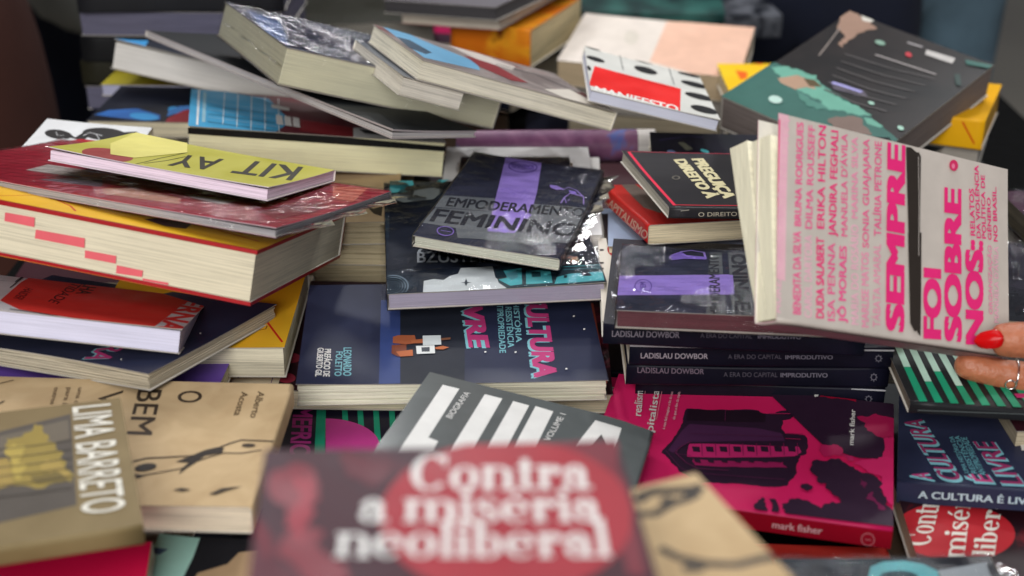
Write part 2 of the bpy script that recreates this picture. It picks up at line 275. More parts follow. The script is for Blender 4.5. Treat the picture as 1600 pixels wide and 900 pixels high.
# --- books -------------------------------------------------------
def book(key, label, cover, pages=(205, 195, 168), spine='back', art=(), name='book', inside=None, plates=True, nopages=False, wrap=False, crinkle=1.0,
         lift=None, sig=0, group=None, edge=None, ct=.0005, contrast=.6, pose=None, cat='book'):
    x, y, z, yaw, pt, rl, L, W, T = pose or POSES[key]
    M3 = rotm(yaw, pt, rl); c = Vector((x, y, z))
    base = c+M3@Vector((0, 0, -T)); MW = Matrix.Translation(base) @ M3.to_4x4(); MI = MW.inverted()
    root = empty(name, MW); tag(root, label, cat, group)
    rnd = random.Random(key)
    amp = tuple([max(0, rnd.uniform(-.0008, .0022)) for _ in range(4)])
    def pwarp(v): return v+Vector((0, 0, lift(v.x/L*2, v.y/W*2)*max(0, min(1, v.z/T)))) if lift else v
    def warp(v):
        u, q = v.x/L*2, v.y/W*2; k = max(0, min(1, v.z/T))
        cs = ((-1, -1), (1, -1), (1, 1), (-1, 1)); dz = 0
        for a, (cx, cy) in zip(amp, cs): dz += a*max(0, (u*cx+q*cy)/2)**3
        d = Vector((0, 0, dz*k))
        if lift: d += Vector((0, 0, lift(u, q)*k))
        return v+d
    mats = []
    def mi(m):
        if m not in mats: mats.append(m)
        return mats.index(m)
    bm = bmesh.new(); NX, NY = 12, 8
    cm = mi(cover); im = mi(inside or paint((215, 210, 200)))
    # cover: a U of card round the spine, swept along the spine's length
    along_x = spine in ('front', 'back')
    sl, sw = (L, W) if along_x else (W, L)
    def put(s, q, zz):                                           # s along the spine, q from fore edge (0) to spine (sw)
        if spine == 'front': return Vector((s, sw/2-q, zz))
        if spine == 'back': return Vector((-s, q-sw/2, zz))
        if spine == 'left': return Vector((sw/2-q, -s, zz))
        return Vector((q-sw/2, s, zz))
    r = min(.0022, T*.3); n = NY
    prof = [(sw*i/n*(1-r/sw), T) for i in range(n+1)]
    prof += [(sw-r+r*math.sin(a), T-r+r*math.cos(a)) for a in (math.radians(18*i) for i in range(1, 6))]
    prof += [(sw-r+r*math.cos(a), r-r*math.sin(a)) for a in (math.radians(18*i) for i in range(0, 6))]
    prof += [(sw*(1-i/n)*(1-r/sw), 0) for i in range(1, n+1)]
    m0 = len(prof)
    def inner(i):
        q, zz = prof[i]
        qq = min(q, sw-ct); 
        if zz > T-ct: zz2 = T-ct
        elif zz < ct: zz2 = ct
        else: zz2 = zz
        return (qq, zz2)
    rows = []
    for j in range(NX+1):
        s = -sl/2+sl*j/NX
        rows.append(([bm.verts.new(warp(put(s, *prof[i]))) for i in range(m0)], [bm.verts.new(warp(put(s, *inner(i)))) for i in range(m0)]))
    def face(vs, m, smooth=False):
        try: f = bm.faces.new(vs); f.material_index = m; f.smooth = smooth
        except ValueError: pass
    em = mi(edge or paint((150, 144, 136)))
    for j in range(NX):
        o0, i0 = rows[j]; o1, i1 = rows[j+1]
        for i in range(m0-1):
            sm = n <= i < m0-n-1
            face((o0[i], o0[i+1], o1[i+1], o1[i]), cm, sm); face((i0[i+1], i0[i], i1[i], i1[i+1]), im)
        face((o0[0], o1[0], i1[0], i0[0]), em); face((o1[-1], o0[-1], i0[-1], i1[-1]), em)
    for rr, fl in ((rows[0], 0), (rows[-1], 1)):
        for i in range(m0-1):
            q = (rr[0][i], rr[0][i+1], rr[1][i+1], rr[1][i]); face(q if fl else q[::-1], em)
    bmesh.ops.recalc_face_normals(bm, faces=bm.faces)
    # printing on the cover
    FACE = {'top': ((0, 0, T), (0, 0, 1)), 'front': ((0, -W/2, 0), (0, -1, 0)), 'left': ((-L/2, 0, 0), (-1, 0, 0)), 'right': ((L/2, 0, 0), (1, 0, 0)), 'back': ((0, W/2, 0), (0, 1, 0))}
    co = MI@CAMP
    def hit(p, fc):
        d = MI.to_3x3()@ray(*p); o, nn = Vector(FACE[fc][0]), Vector(FACE[fc][1])
        return co+d*((o-co).dot(nn)/d.dot(nn))
    page_prints = []
    layer = 0
    for it in art:
        kind, rgb = it[0], it[1]; fc = 'top'; opts = {}
        if isinstance(it[-1], dict): opts = it[-1]; fc = opts.get('face', 'top')
        layer += 1; eps = .00005+.00004*layer
        nn = Vector(FACE[fc][1])
        mat_ = rgb if not isinstance(rgb, tuple) else paint(rgb, opts.get('rough', .42))
        if kind == 'poly': vs = jagged([hit(p, fc) for p in it[2]], opts.get('jag', 0)/1000., rnd, nn); fs = [tuple(range(len(vs)))]
        elif kind == 'ell':                                     # centre, end of one half axis, end of the other
            c0, a1, a2 = [hit(p, fc) for p in it[2]]
            a0, a3 = opts.get('arc', (0, 360)); k = 36; inn = opts.get('ring', 0)
            g = lambda a, f: c0+((a1-c0)*math.cos(a)+(a2-c0)*math.sin(a))*f
            angs = [math.radians(a0+(a3-a0)*i/k) for i in range(k+1)]
            if inn:
                vs = [g(a, 1) for a in angs]+[g(a, inn) for a in angs]; fs = [(i, i+1, k+2+i, k+1+i) for i in range(k)]
            else:
                vs = [g(a, 1) for a in angs[:-1 if a3-a0 == 360 else None]]; fs = [tuple(range(len(vs)))]
        elif kind == 'line':
            pts = [hit(p, fc) for p in it[2]]; wd = it[3]/2000.; vs = []; fs = []
            for i, p in enumerate(pts):
                a = pts[max(0, i-1)]; b = pts[min(len(pts)-1, i+1)]; d = (b-a).normalized().cross(nn)*wd
                ww = 1
                if opts.get('taper') and i in (0, len(pts)-1): ww = .25
                vs += [p-d*ww, p+d*ww]
            fs = [(2*i, 2*i+1, 2*i+3, 2*i+2) for i in range(len(pts)-1)]
        else:
            o, a, b = [hit(p, fc) for p in it[3]]
            g2, fs, per = serif(it[2]) if kind == 'serif' else sans(it[2], round(opts.get('w', .03)*.45, 4))
            vs = [o+(a-o)*gx+(b-o)*gy+nn*((i//per)*.000008 if per else 0) for i, (gx, gy) in enumerate(g2)]
        pb = bmesh.new(); bv = [pb.verts.new(v) for v in vs]
        for f in fs:
            try: pb.faces.new([bv[i] for i in f])
            except ValueError: pass
        if kind == 'poly': bmesh.ops.triangulate(pb, faces=pb.faces, ngon_method='EAR_CLIP')
        mg = opts.get('m', .0)
        lim = []
        if fc in ('top',): lim = [((L/2-mg, 0, 0), (1, 0, 0)), ((-L/2+mg, 0, 0), (-1, 0, 0)), ((0, W/2-mg, 0), (0, 1, 0)), ((0, -W/2+mg, 0), (0, -1, 0))]
        elif fc in ('front', 'back'): lim = [((L/2, 0, 0), (1, 0, 0)), ((-L/2, 0, 0), (-1, 0, 0)), ((0, 0, T-.0003), (0, 0, 1)), ((0, 0, .0003), (0, 0, -1))]
        else: lim = [((0, W/2, 0), (0, 1, 0)), ((0, -W/2, 0), (0, -1, 0)), ((0, 0, T-.0003), (0, 0, 1)), ((0, 0, .0003), (0, 0, -1))]
        for pc, pn in lim: bmesh.ops.bisect_plane(pb, geom=pb.verts[:]+pb.edges[:]+pb.faces[:], plane_co=pc, plane_no=pn, clear_outer=True)
        if fc == 'top':
            for i in range(1, NX): 
                pc = -sl/2+sl*i/NX
                bmesh.ops.bisect_plane(pb, geom=pb.verts[:]+pb.edges[:]+pb.faces[:], plane_co=(pc, 0, 0) if along_x else (0, pc, 0), plane_no=(1, 0, 0) if along_x else (0, 1, 0))
            for i in range(1, NY):
                pq = put(0, prof[i][0], 0)
                bmesh.ops.bisect_plane(pb, geom=pb.verts[:]+pb.edges[:]+pb.faces[:], plane_co=pq, plane_no=(0, 1, 0) if along_x else (1, 0, 0))
        inset = .001 if opts.get('pages') else 0
        mp = {}
        dest, dm = (bm, None) if not opts.get('pages') else (page_prints, None)
        if opts.get('pages'):
            page_prints.append((mat_, [pwarp(v.co.copy())+nn*(eps-.001+ .0003) for v in pb.verts], [[v.index for v in f.verts] for f in (pb.verts.index_update() or pb.faces)]))
        else:
            k = mi(mat_)
            for v in pb.verts: mp[v] = bm.verts.new(warp(v.co.copy())+nn*eps)
            for f in pb.faces:
                q = [mp[v] for v in f.verts]
                nrm = (q[1].co-q[0].co).cross(q[2].co-q[0].co)
                if nrm.dot(nn) < 0: q = q[::-1]
                face(q, k)
        pb.free()
    me = bpy.data.meshes.new('cover'); bm.to_mesh(me); bm.free()
    for m in mats: me.materials.append(m)
    cv = link('cover', me, root)
    if nopages: return root, MW
    # pages: page block in gatherings that sit a hair out of line
    bm = bmesh.new(); k = max(1, sig)
    zz0, zz1 = ct+.0001, T-ct-.0001; ins = .0012
    for g in range(k):
        a = zz0+(zz1-zz0)*g/k; b = zz0+(zz1-zz0)*(g+1)/k-(.00025 if k > 1 else 0)
        j = rnd.uniform(-.0004, .0004) if k > 1 else 0
        S = [-L/2+ins, L/2-ins, -W/2+ins, W/2-ins]
        si = {'left': 0, 'right': 1, 'front': 2, 'back': 3}[spine]; S[si] -= (.0006 if si in (0, 2) else -.0006)
        ch = min(.0004, (b-a)*.3)
        rings = []
        for zz, sh in ((a, ch), (a+ch, 0), (b-ch, 0), (b, ch))+(((b-.0014, .004),) if g == k-1 and b-a > .003 else ()):
            ringv = []
            for (xa, ya, xb, yb) in ((S[0], S[2], S[1], S[2]), (S[1], S[2], S[1], S[3]), (S[1], S[3], S[0], S[3]), (S[0], S[3], S[0], S[2])):
                for i in range(8):
                    px_, py_ = xa+(xb-xa)*i/8, ya+(yb-ya)*i/8
                    ringv.append(bm.verts.new(pwarp(Vector((px_-math.copysign(sh, px_)+j, py_-math.copysign(sh, py_)+j, zz)))))
            rings.append(ringv)
        for q0, q1 in zip(rings, rings[1:]):
            for i in range(32): bm.faces.new((q0[i], q0[(i+1) % 32], q1[(i+1) % 32], q1[i]))
        bm.faces.new(rings[0][::-1]); bm.faces.new(rings[-1])
    pm = [paper(pages, contrast)]
    for mt, vs, fs in page_prints:
        pm.append(mt); bv = [bm.verts.new(v) for v in vs]
        for f in fs:
            ff = bm.faces.new([bv[i] for i in f]); ff.material_index = len(pm)-1
    me = bpy.data.meshes.new('pages'); bm.to_mesh(me); bm.free()
    for m in pm: me.materials.append(m)
    link('pages', me, root)
    if wrap:
        bm = bmesh.new(); e = .0005; nx, ny, nz = 30, 22, 3
        def shell(v):
            q = warp(v.copy()); f = Vector((math.sin(v.x*190+rnd_ph[0]+v.y*90)*.00035+math.sin(v.y*310+v.x*140+rnd_ph[1])*.0003,)*3)
            return q+Vector((0, 0, f.x+.00045 if v.z > T*.5 else 0))
        rnd_ph = (rnd.uniform(0, 6), rnd.uniform(0, 6))
        bmesh.ops.create_cube(bm, size=1, matrix=Matrix.Translation((0, 0, T/2)) @ Matrix.Diagonal((L+2*e, W+2*e, T+2*e*.9, 1)))
        for axis, cnt, half in ((0, nx, L/2), (1, ny, W/2)):
            for i in range(1, cnt):
                pc = [0, 0, 0]; pn = [0, 0, 0]; pc[axis] = -half+2*half*i/cnt; pn[axis] = 1
                bmesh.ops.bisect_plane(bm, geom=bm.verts[:]+bm.edges[:]+bm.faces[:], plane_co=pc, plane_no=pn)
        for v in bm.verts: v.co = shell(v.co)
        # sealed seams sticking out at the ends
        def flap(p, q, out, wd):
            k2 = 18; prev = None
            for i in range(k2+1):
                a = p.lerp(q, i/k2); o2 = out*(wd*(.6+.5*abs(math.sin(i*1.9+rnd_ph[0])))); b = a+o2+Vector((0, 0, math.sin(i*1.3+rnd_ph[1])*.0016))
                cur = (bm.verts.new(a), bm.verts.new(b))
                if prev: bm.faces.new((prev[0], cur[0], cur[1], prev[1]))
                prev = cur
        flap(Vector((L/2+e, -W/2, T*.5)), Vector((L/2+e, W/2, T*.5)), Vector((1, 0, .2)), wrap if isinstance(wrap, float) else .004)
        flap(Vector((-L/2-e, -W/2, T*.5)), Vector((-L/2-e, W/2, T*.5)), Vector((-1, 0, .2)), .004)
        me = bpy.data.meshes.new('plastic_wrap'); bm.to_mesh(me); bm.free(); me.materials.append(film(crinkle))
        link('plastic_wrap', me, root)
    return root, MW
def jagged(vs, amt, rnd, nn):
    if not amt: return vs
    for lev in range(3):
        out = []
        for a, b in zip(vs, vs[1:]+vs[:1]):
            d = b-a; out += [a, (a+b)/2+d.cross(nn).normalized()*rnd.uniform(-1, 1)*min(amt, d.length*.22)]
        vs = out; amt *= .55
    return vs
def zl(x0, y0, s):
    """helper for measurements taken on an enlarged part of the photograph"""
    return lambda *p: [(x0+a*s, y0+b*s) for a, b in p]
# ------------------------------------------------------------------ setting
def flat_mat(name, rgb, rough=.8, scale=8, amt=.25, k=1.12):
    m, nt, b = new_mat(name)
    tc = nt.nodes.new('ShaderNodeTexCoord'); n = nt.nodes.new('ShaderNodeTexNoise'); n.inputs['Scale'].default_value = scale; n.inputs['Detail'].default_value = 8
    nt.links.new(tc.outputs['Object'], n.inputs['Vector'])
    mx = nt.nodes.new('ShaderNodeMix'); mx.data_type = 'RGBA'; c = col(rgb, k)
    mx.inputs[6].default_value = tuple(v*(1-amt) for v in c[:3])+(1,); mx.inputs[7].default_value = tuple(min(.9, v*(1+amt)) for v in c[:3])+(1,)
    nt.links.new(n.outputs[0], mx.inputs[0]); nt.links.new(mx.outputs[2], b.inputs['Base Color']); b.inputs['Roughness'].default_value = rough
    bp = nt.nodes.new('ShaderNodeBump'); bp.inputs['Strength'].default_value = .3; bp.inputs['Distance'].default_value = .01
    nt.links.new(n.outputs[0], bp.inputs['Height']); nt.links.new(bp.outputs[0], b.inputs['Normal'])
    return m
def box_mesh(name, x0, x1, y0, y1, z0, z1, m, parent=None, bev=.004):
    bm = bmesh.new(); bmesh.ops.create_cube(bm, size=1, matrix=Matrix.Translation(((x0+x1)/2, (y0+y1)/2, (z0+z1)/2)) @ Matrix.Diagonal((x1-x0, y1-y0, z1-z0, 1)))
    if bev: bmesh.ops.bevel(bm, geom=bm.edges[:], offset=bev, segments=3, affect='EDGES')
    me = bpy.data.meshes.new(name); bm.to_mesh(me); bm.free(); me.materials.append(m)
    return link(name, me, parent)
def sheet(name, x0, x1, y0, y1, z, m):
    me = bpy.data.meshes.new(name); me.from_pydata([(x0, y0, z), (x1, y0, z), (x1, y1, z), (x0, y1, z)], [], [(0, 1, 2, 3)]); me.materials.append(m)
    o = link(name, me); o['kind'] = 'structure'; return o
sheet('floor', -9, 9, -4, 14, -.76, flat_mat('floor_concrete', (150, 142, 128), .6, 3, .2))
tb = empty('table', Matrix.Translation((0, .9, -.717))); tag(tb, 'long book stall table under a black cloth, beneath the pile of books', 'table')
box_mesh('tabletop', -.46, .62, -.78, .84, .73, .757, flat_mat('table_board', (120, 95, 70)), tb)
def cloth():
    bm = bmesh.new(); pts = []; n = 160
    per = []
    for (xa, ya, xb, yb) in ((-.47, -.79, .63, -.79), (.63, -.79, .63, .85), (.63, .85, -.47, .85), (-.47, .85, -.47, -.79)):
        for i in range(n//4): per.append((xa+(xb-xa)*i/(n//4), ya+(yb-ya)*i/(n//4)))
    rings = []
    for k in range(9):
        r = []; drop = k/8
        for i, (x, y) in enumerate(per):
            o = 1+.035*drop*(1+math.sin(i*.55)+.5*math.sin(i*1.3+1)); r.append(bm.verts.new((x*o, .03+(y-.03)*o, .760-.62*drop)))
        rings.append(r)
    bm.faces.new(rings[0])
    for a, b in zip(rings, rings[1:]):
        for i in range(n): bm.faces.new((a[i], b[i], b[(i+1) % n], a[(i+1) % n]))
    me = bpy.data.meshes.new('tablecloth'); bm.to_mesh(me); bm.free(); me.materials.append(flat_mat('black_cloth', (15, 15, 18), .95, 60))
    for p in me.polygons[1:]: p.use_smooth = True
    me.materials[0].node_tree.nodes['Principled BSDF'].inputs['Specular IOR Level'].default_value = .1
    link('tablecloth', me, tb)
cloth()
for sx in (-.41, .56):
    for sy in (-.72, .78): box_mesh('leg', sx-.025, sx+.025, sy-.025, sy+.025, -.042, .73, MATS.setdefault('steel', flat_mat('leg_steel', (60, 60, 62), .4)), tb)

# ------------------------------------------------------------------ figures
def skin_mesh(name, verts, edges, radii, m, parent=None, sub=2, root=0):
    me = bpy.data.meshes.new(name); me.from_pydata(verts, edges, []); me.update()
    o = bpy.data.objects.new(name, me); C.objects.link(o)
    md = o.modifiers.new('s', 'SKIN'); md.use_smooth_shade = True
    for i, v in enumerate(me.skin_vertices[0].data):
        r = radii[i]; v.radius = (r, r) if not isinstance(r, tuple) else r; v.use_root = (i == root)
    s = o.modifiers.new('d', 'SUBSURF'); s.levels = sub; s.render_levels = sub
    dg = bpy.context.evaluated_depsgraph_get(); nm = bpy.data.meshes.new_from_object(o.evaluated_get(dg)); bpy.data.objects.remove(o)
    nm.name = name; nm.materials.clear(); nm.materials.append(m)
    for p in nm.polygons: p.use_smooth = True
    return link(name, nm, parent)
skin = flat_mat('skin', (172, 106, 76), .45, 120, .22)
skin.node_tree.nodes['Principled BSDF'].inputs['Subsurface Weight'].default_value = .15
skin.node_tree.nodes['Principled BSDF'].inputs['Subsurface Scale'].default_value = .01
def person(x, y, yaw, label, top, trousers, hairm, stance=.11, wid=1.0, hem=.86):
    r = empty('person', Matrix.Translation((x, y, -.76)) @ Matrix.Rotation(yaw, 4, 'Z')); tag(r, label, 'person', None)
    V = [(0, 0, .96), (0, 0, 1.15), (0, 0, 1.36), (0, .01, 1.48), (0, -.01, 1.57), (0, -.015, 1.68)]
    Ed = [(0, 1), (1, 2), (2, 3), (3, 4), (4, 5)]; Rr = [(.165*wid, .12), (.14*wid, .1), (.16*wid, .11), (.06, .06), (.075, .08), (.06, .075)]
    for s in (-1, 1):
        b = len(V); V += [(s*stance, 0, .84), (s*stance*1.05, .01, .50), (s*stance*1.1, .04, .10), (s*stance*1.15, -.12, .04)]
        Ed += [(0, b), (b, b+1), (b+1, b+2), (b+2, b+3)]; Rr += [.092*wid, .06, .042, .035]
        b = len(V); V += [(s*.19, 0, 1.40), (s*.25, .0, 1.15), (s*.02, -.155, 1.17+s*.025), (-s*.17, -.10, 1.20+s*.02)]
        Ed += [(2, b), (b, b+1), (b+1, b+2), (b+2, b+3)]; Rr += [.05, .042, .03, (.025, .038)]
    bo = skin_mesh('body', V, Ed, Rr, skin, r)
    TV = [(0, 0, .95), (0, 0, 1.06)]; TE = [(0, 1)]; TR = [(.182*wid, .135), (.16*wid, .12)]
    for s in (-1, 1):
        b = len(TV); TV += [(s*stance, 0, .84), (s*stance*1.02, .005, .66), (s*stance*1.05, .01, .50), (s*stance*1.08, .03, .28), (s*stance*1.1, .04, .12)]
        TE += [(0, b), (b, b+1), (b+1, b+2), (b+2, b+3), (b+3, b+4)]; TR += [.107*wid, .095*wid, .078, .066, .064]
    skin_mesh('trousers', TV, TE, TR, trousers, r)
    SV = [(0, 0, hem), (0, 0, 1.02), (0, 0, 1.15), (0, 0, 1.38), (0, .01, 1.52)]; SE = [(0, 1), (1, 2), (2, 3), (3, 4)]; SR = [(.205*wid, .158), (.20*wid, .152), (.165*wid, .125), (.18*wid, .125), (.085, .085)]
    for s in (-1, 1):
        b = len(SV); SV += [(s*.19, 0, 1.40), (s*.25, .0, 1.15), (s*.02, -.155, 1.17+s*.025), (-s*.16, -.105, 1.20+s*.02), (-s*.22, -.03, 1.21)]; SE += [(3, b), (b, b+1), (b+1, b+2), (b+2, b+3), (b+3, b+4)]; SR += [.063, .058, .048, .044, .046]
    skin_mesh('shirt', SV, SE, SR, top, r)
    skin_mesh('hair', [(0, .02, 1.70), (0, .05, 1.66), (0, .06, 1.56)], [(0, 1), (1, 2)], [(.075, .082), (.07, .06), (.06, .04)], hairm, r)
    return r
denim = flat_mat('denim', (84, 106, 120), .85, 9, .7)
navy = flat_mat('navy_cloth', (20, 26, 44), .9, 12, .3); brown = flat_mat('brown_cloth', (58, 28, 12), .9, 10, .3)
graycl = flat_mat('gray_knit', (128, 130, 126), .9, 14, .25); black = flat_mat('black_wool', (20, 20, 24), .9, 14, .3); hairc = flat_mat('hair', (35, 25, 20), .6, 60)
person(.62, 2.10, .3, 'person in faded blue jeans standing at right behind the large green and black book', black, denim, hairc, .085, .85)
person(.43, 1.99, -.2, 'person in dark navy trousers standing just left of the person in faded jeans', black, navy, hairc, .10, .9)
person(-.65, 2.12, .1, 'person in a gray top and navy trousers behind the left of the stall', graycl, navy, hairc, .10, .8, .74)
person(.13, 2.35, 0, 'person in black trousers standing behind the middle of the stall', black, navy, hairc, .10, 1.1)
person(-.24, 2.2, 0, 'person in a black top and black trousers standing behind the tall stack of dark books', black, black, hairc, .12, 1.1)
person(-.79, 1.62, .2, 'person in dark brown trousers standing close to the left edge of the stall', brown, brown, hairc, .12, 1.0)

# ------------------------------------------------------------------ the books in view
KR = (186, 160, 124); PK = (236, 48, 118); kraft = mottled('kraft_card', (176, 150, 114), (192, 167, 130), 40, .3, .7, .7)
z5 = zl(0, 580, .35562); z6 = zl(400, 580, .35562); z7 = zl(880, 560, .37770); z8 = zl(1200, 560, .37772)
zc = zl(440, 430, .325); zp = zl(600, 220, .31115); ze = zl(800, 400, .25); zu = zl(800, 200, .25); zd = zl(930, 200, .22222); zw = zl(930, 480, .30625)
zh = zl(1140, 170, .2875); zi = zl(1180, 380, .26667); za = zl(0, 0, .25); zb = zl(400, 0, .25); zk = zl(800, 0, .25); zg = zl(1200, 0, .25)
zy = zl(0, 180, .25); zz = zl(400, 200, .25); zx = zl(0, 400, .25); zm = zl(930, 480, .30625)
def poly(c, pts, **o): return ('poly', c, pts, o)
def txt(c, s, p, **o): return ('text', c, s, p, o)
def line(c, pts, w, **o): return ('line', c, pts, w, o)
def ell(c, pts, **o): return ('ell', c, pts, o)
WH = (214, 212, 208)

# near foreground
misery = mottled('red_black_print', (64, 32, 42), (66, 44, 52), 13, .46, .58, .5, (126, 38, 52))
book('contra_near', 'blurred dark red paperback nearest the camera, Contra a miséria neoliberal on a red disc', misery, art=[
    poly((116, 40, 52), [(430, 735), (470, 725), (500, 760), (505, 830), (540, 880), (600, 960), (500, 960), (470, 900), (440, 840), (450, 790)], jag=9), poly((140, 44, 58), [(455, 745), (490, 750), (492, 800), (470, 850), (462, 790)], jag=6),
    poly((110, 38, 50), [(860, 690), (970, 690), (1010, 900), (980, 900), (950, 760)], jag=6), poly((84, 36, 48), [(380, 840), (430, 870), (520, 960), (340, 960)], jag=6), poly((90, 40, 50), [(540, 700), (600, 720), (590, 760), (560, 750)], jag=8),
    ell((150, 38, 50), [(792, 800), (988, 800), (792, 690)]),
    ('serif', WH, 'Contra', [(640, 767), (928, 767), (646, 712)], {}), ('serif', WH, 'a miséria', [(560, 817), (946, 817), (566, 764)], {}),
    ('serif', WH, 'neoliberal', [(522, 872), (960, 872), (530, 816)], {})])
book('kraft_near', 'blurred kraft brown paperback tucked under the right side of the near red book', kraft, art=[
    line((50, 44, 40), z7((310, 600), (330, 575), (380, 560), (470, 560), (540, 555), (575, 545)), 5), line((50, 44, 40), z7((300, 650), (380, 650), (450, 610), (520, 590), (560, 570)), 4),
    poly((60, 52, 45), z7((500, 560), (575, 545), (560, 575), (500, 590))), ell((70, 62, 52), [z7((430, 600))[0], z7((462, 600))[0], z7((430, 618))[0]]),
    line((60, 52, 45), z7((400, 790), (480, 830), (600, 855), (720, 860), (830, 835), (900, 830)), 4), ell((80, 70, 58), [z7((540, 870))[0], z7((590, 870))[0], z7((540, 890))[0]])])
olive = mottled('olive_cover', (112, 96, 66), (126, 110, 78), 20, .3, .7, .5)
book('lima', 'blurred olive brown paperback with LIMA BARRETO in white, on the kraft book', olive, pages=(214, 186, 178), spine='front', art=[
    poly((80, 74, 68), z5((-140, 300), (310, 190), (338, 592), (-140, 700))), poly((100, 92, 80), z5((-140, 320), (300, 215), (305, 300), (-140, 400))),
    poly((140, 122, 62), z5((30, 300), (95, 290), (150, 235), (190, 250), (205, 310), (250, 345), (295, 400), (325, 460), (320, 490), (70, 505), (40, 400)), jag=7), poly((166, 146, 74), z5((60, 320), (110, 330), (120, 420), (80, 480), (50, 400)), jag=7), poly((156, 134, 72), z5((200, 390), (270, 410), (310, 460), (240, 470)), jag=6), poly((110, 96, 54), z5((130, 460), (250, 440), (310, 480), (160, 500)), jag=6),
    poly((150, 128, 70), z5((-140, 420), (35, 380), (60, 500), (-140, 560)))]+[
    line((62, 58, 54), z5((-140, y+30), (150, y), (315, y-25)), .8) for y in (330, 370, 410, 450, 490, 540)]+[
    txt((212, 208, 196), 'LIMA BARRETO', z5((318, 165), (362, 640), (492, 148)), w=.02)])
book('bem_viver', 'kraft brown paperback titled O BEM VIVER with a flying figure, under the olive book', kraft, pages=(196, 182, 160), spine='right', art=[
    txt((62, 52, 42), 'O', z5((785, 88), (778, 140), (893, 86)), w=.02), txt((62, 52, 42), 'BEM', z5((608, 80), (556, 278), (716, 84)), w=.02),
    txt((62, 52, 42), 'VIVER', z5((440, 84), (365, 420), (546, 84)), w=.01), txt((96, 80, 60), 'Alberto', z5((1134, 90), (1098, 205), (1166, 94))), txt((96, 80, 60), 'Acosta', z5((1062, 92), (1026, 196), (1094, 94))),
    txt((110, 92, 70), 'uma oportunidade', z5((345, 74), (280, 300), (366, 74))), txt((110, 92, 70), 'para imaginar', z5((296, 74), (240, 260), (318, 74))), txt((110, 92, 70), 'outros mundos', z5((240, 74), (190, 250), (262, 74))),
    line((50, 42, 36), z5((560, 410), (590, 398), (640, 385), (740, 380), (840, 375), (950, 343), (1010, 320), (1060, 305), (1130, 308), (1210, 312)), 1.3),
    line((50, 42, 36), z5((560, 470), (600, 465), (700, 448), (800, 430), (860, 400), (980, 362), (1060, 364), (1150, 350)), 1.0),
    poly((46, 40, 36), z5((840, 375), (900, 350), (950, 338), (985, 340), (975, 362), (900, 375), (860, 405), (820, 430), (785, 458), (800, 430), (830, 405), (770, 402))),
    ell((46, 40, 36), [z5((640, 425))[0], z5((688, 418))[0], z5((642, 441))[0]]), poly((46, 40, 36), z5((592, 455), (640, 462), (600, 474))), ell((60, 50, 42), [z5((1092, 330))[0], z5((1122, 330))[0], z5((1092, 338))[0]]),
    poly((50, 42, 36), z5((760, 526), (800, 519), (842, 527), (800, 534))), poly((50, 42, 36), z5((918, 548), (975, 522), (1065, 514), (990, 535), (950, 550))),
    line((50, 42, 36), z5((-10, 62), (60, 45)), .8), line((50, 42, 36), z5((-10, 150), (20, 135)), 1)])
lulabase = mottled('slate_gloss', (84, 88, 88), (92, 96, 96), 30, .3, .7, .2)
book('lula', 'slate gray glossy paperback with tall white letters and BIOGRAFIA, VOLUME 1', lulabase, spine='right', art=[
    poly(WH, z6((820, 63), (893, 80), (757, 292), (800, 308), (780, 345), (560, 440), (600, 390))),
    poly(WH, z6((1005, 103), (1082, 122), (890, 450), (790, 450))), poly(WH, z6((1130, 133), (1200, 152), (1040, 450), (950, 450))),
    poly(WH, z6((1228, 155), (1306, 178), (1160, 470), (1060, 470))),
    poly(WH, z7((133, 257), (243, 283), (205, 400), (150, 440), (178, 350), (157, 316), (130, 345), (60, 420), (20, 400))),
    txt(WH, 'BIOGRAFIA', z6((858, 212), (942, 100), (832, 202)), w=.01), txt(WH, 'VOLUME 1', z6((1290, 310), (1362, 192), (1262, 302)), w=.01)],
    lift=lambda u, q: -.004*max(0, u-.6)/.4*.9)

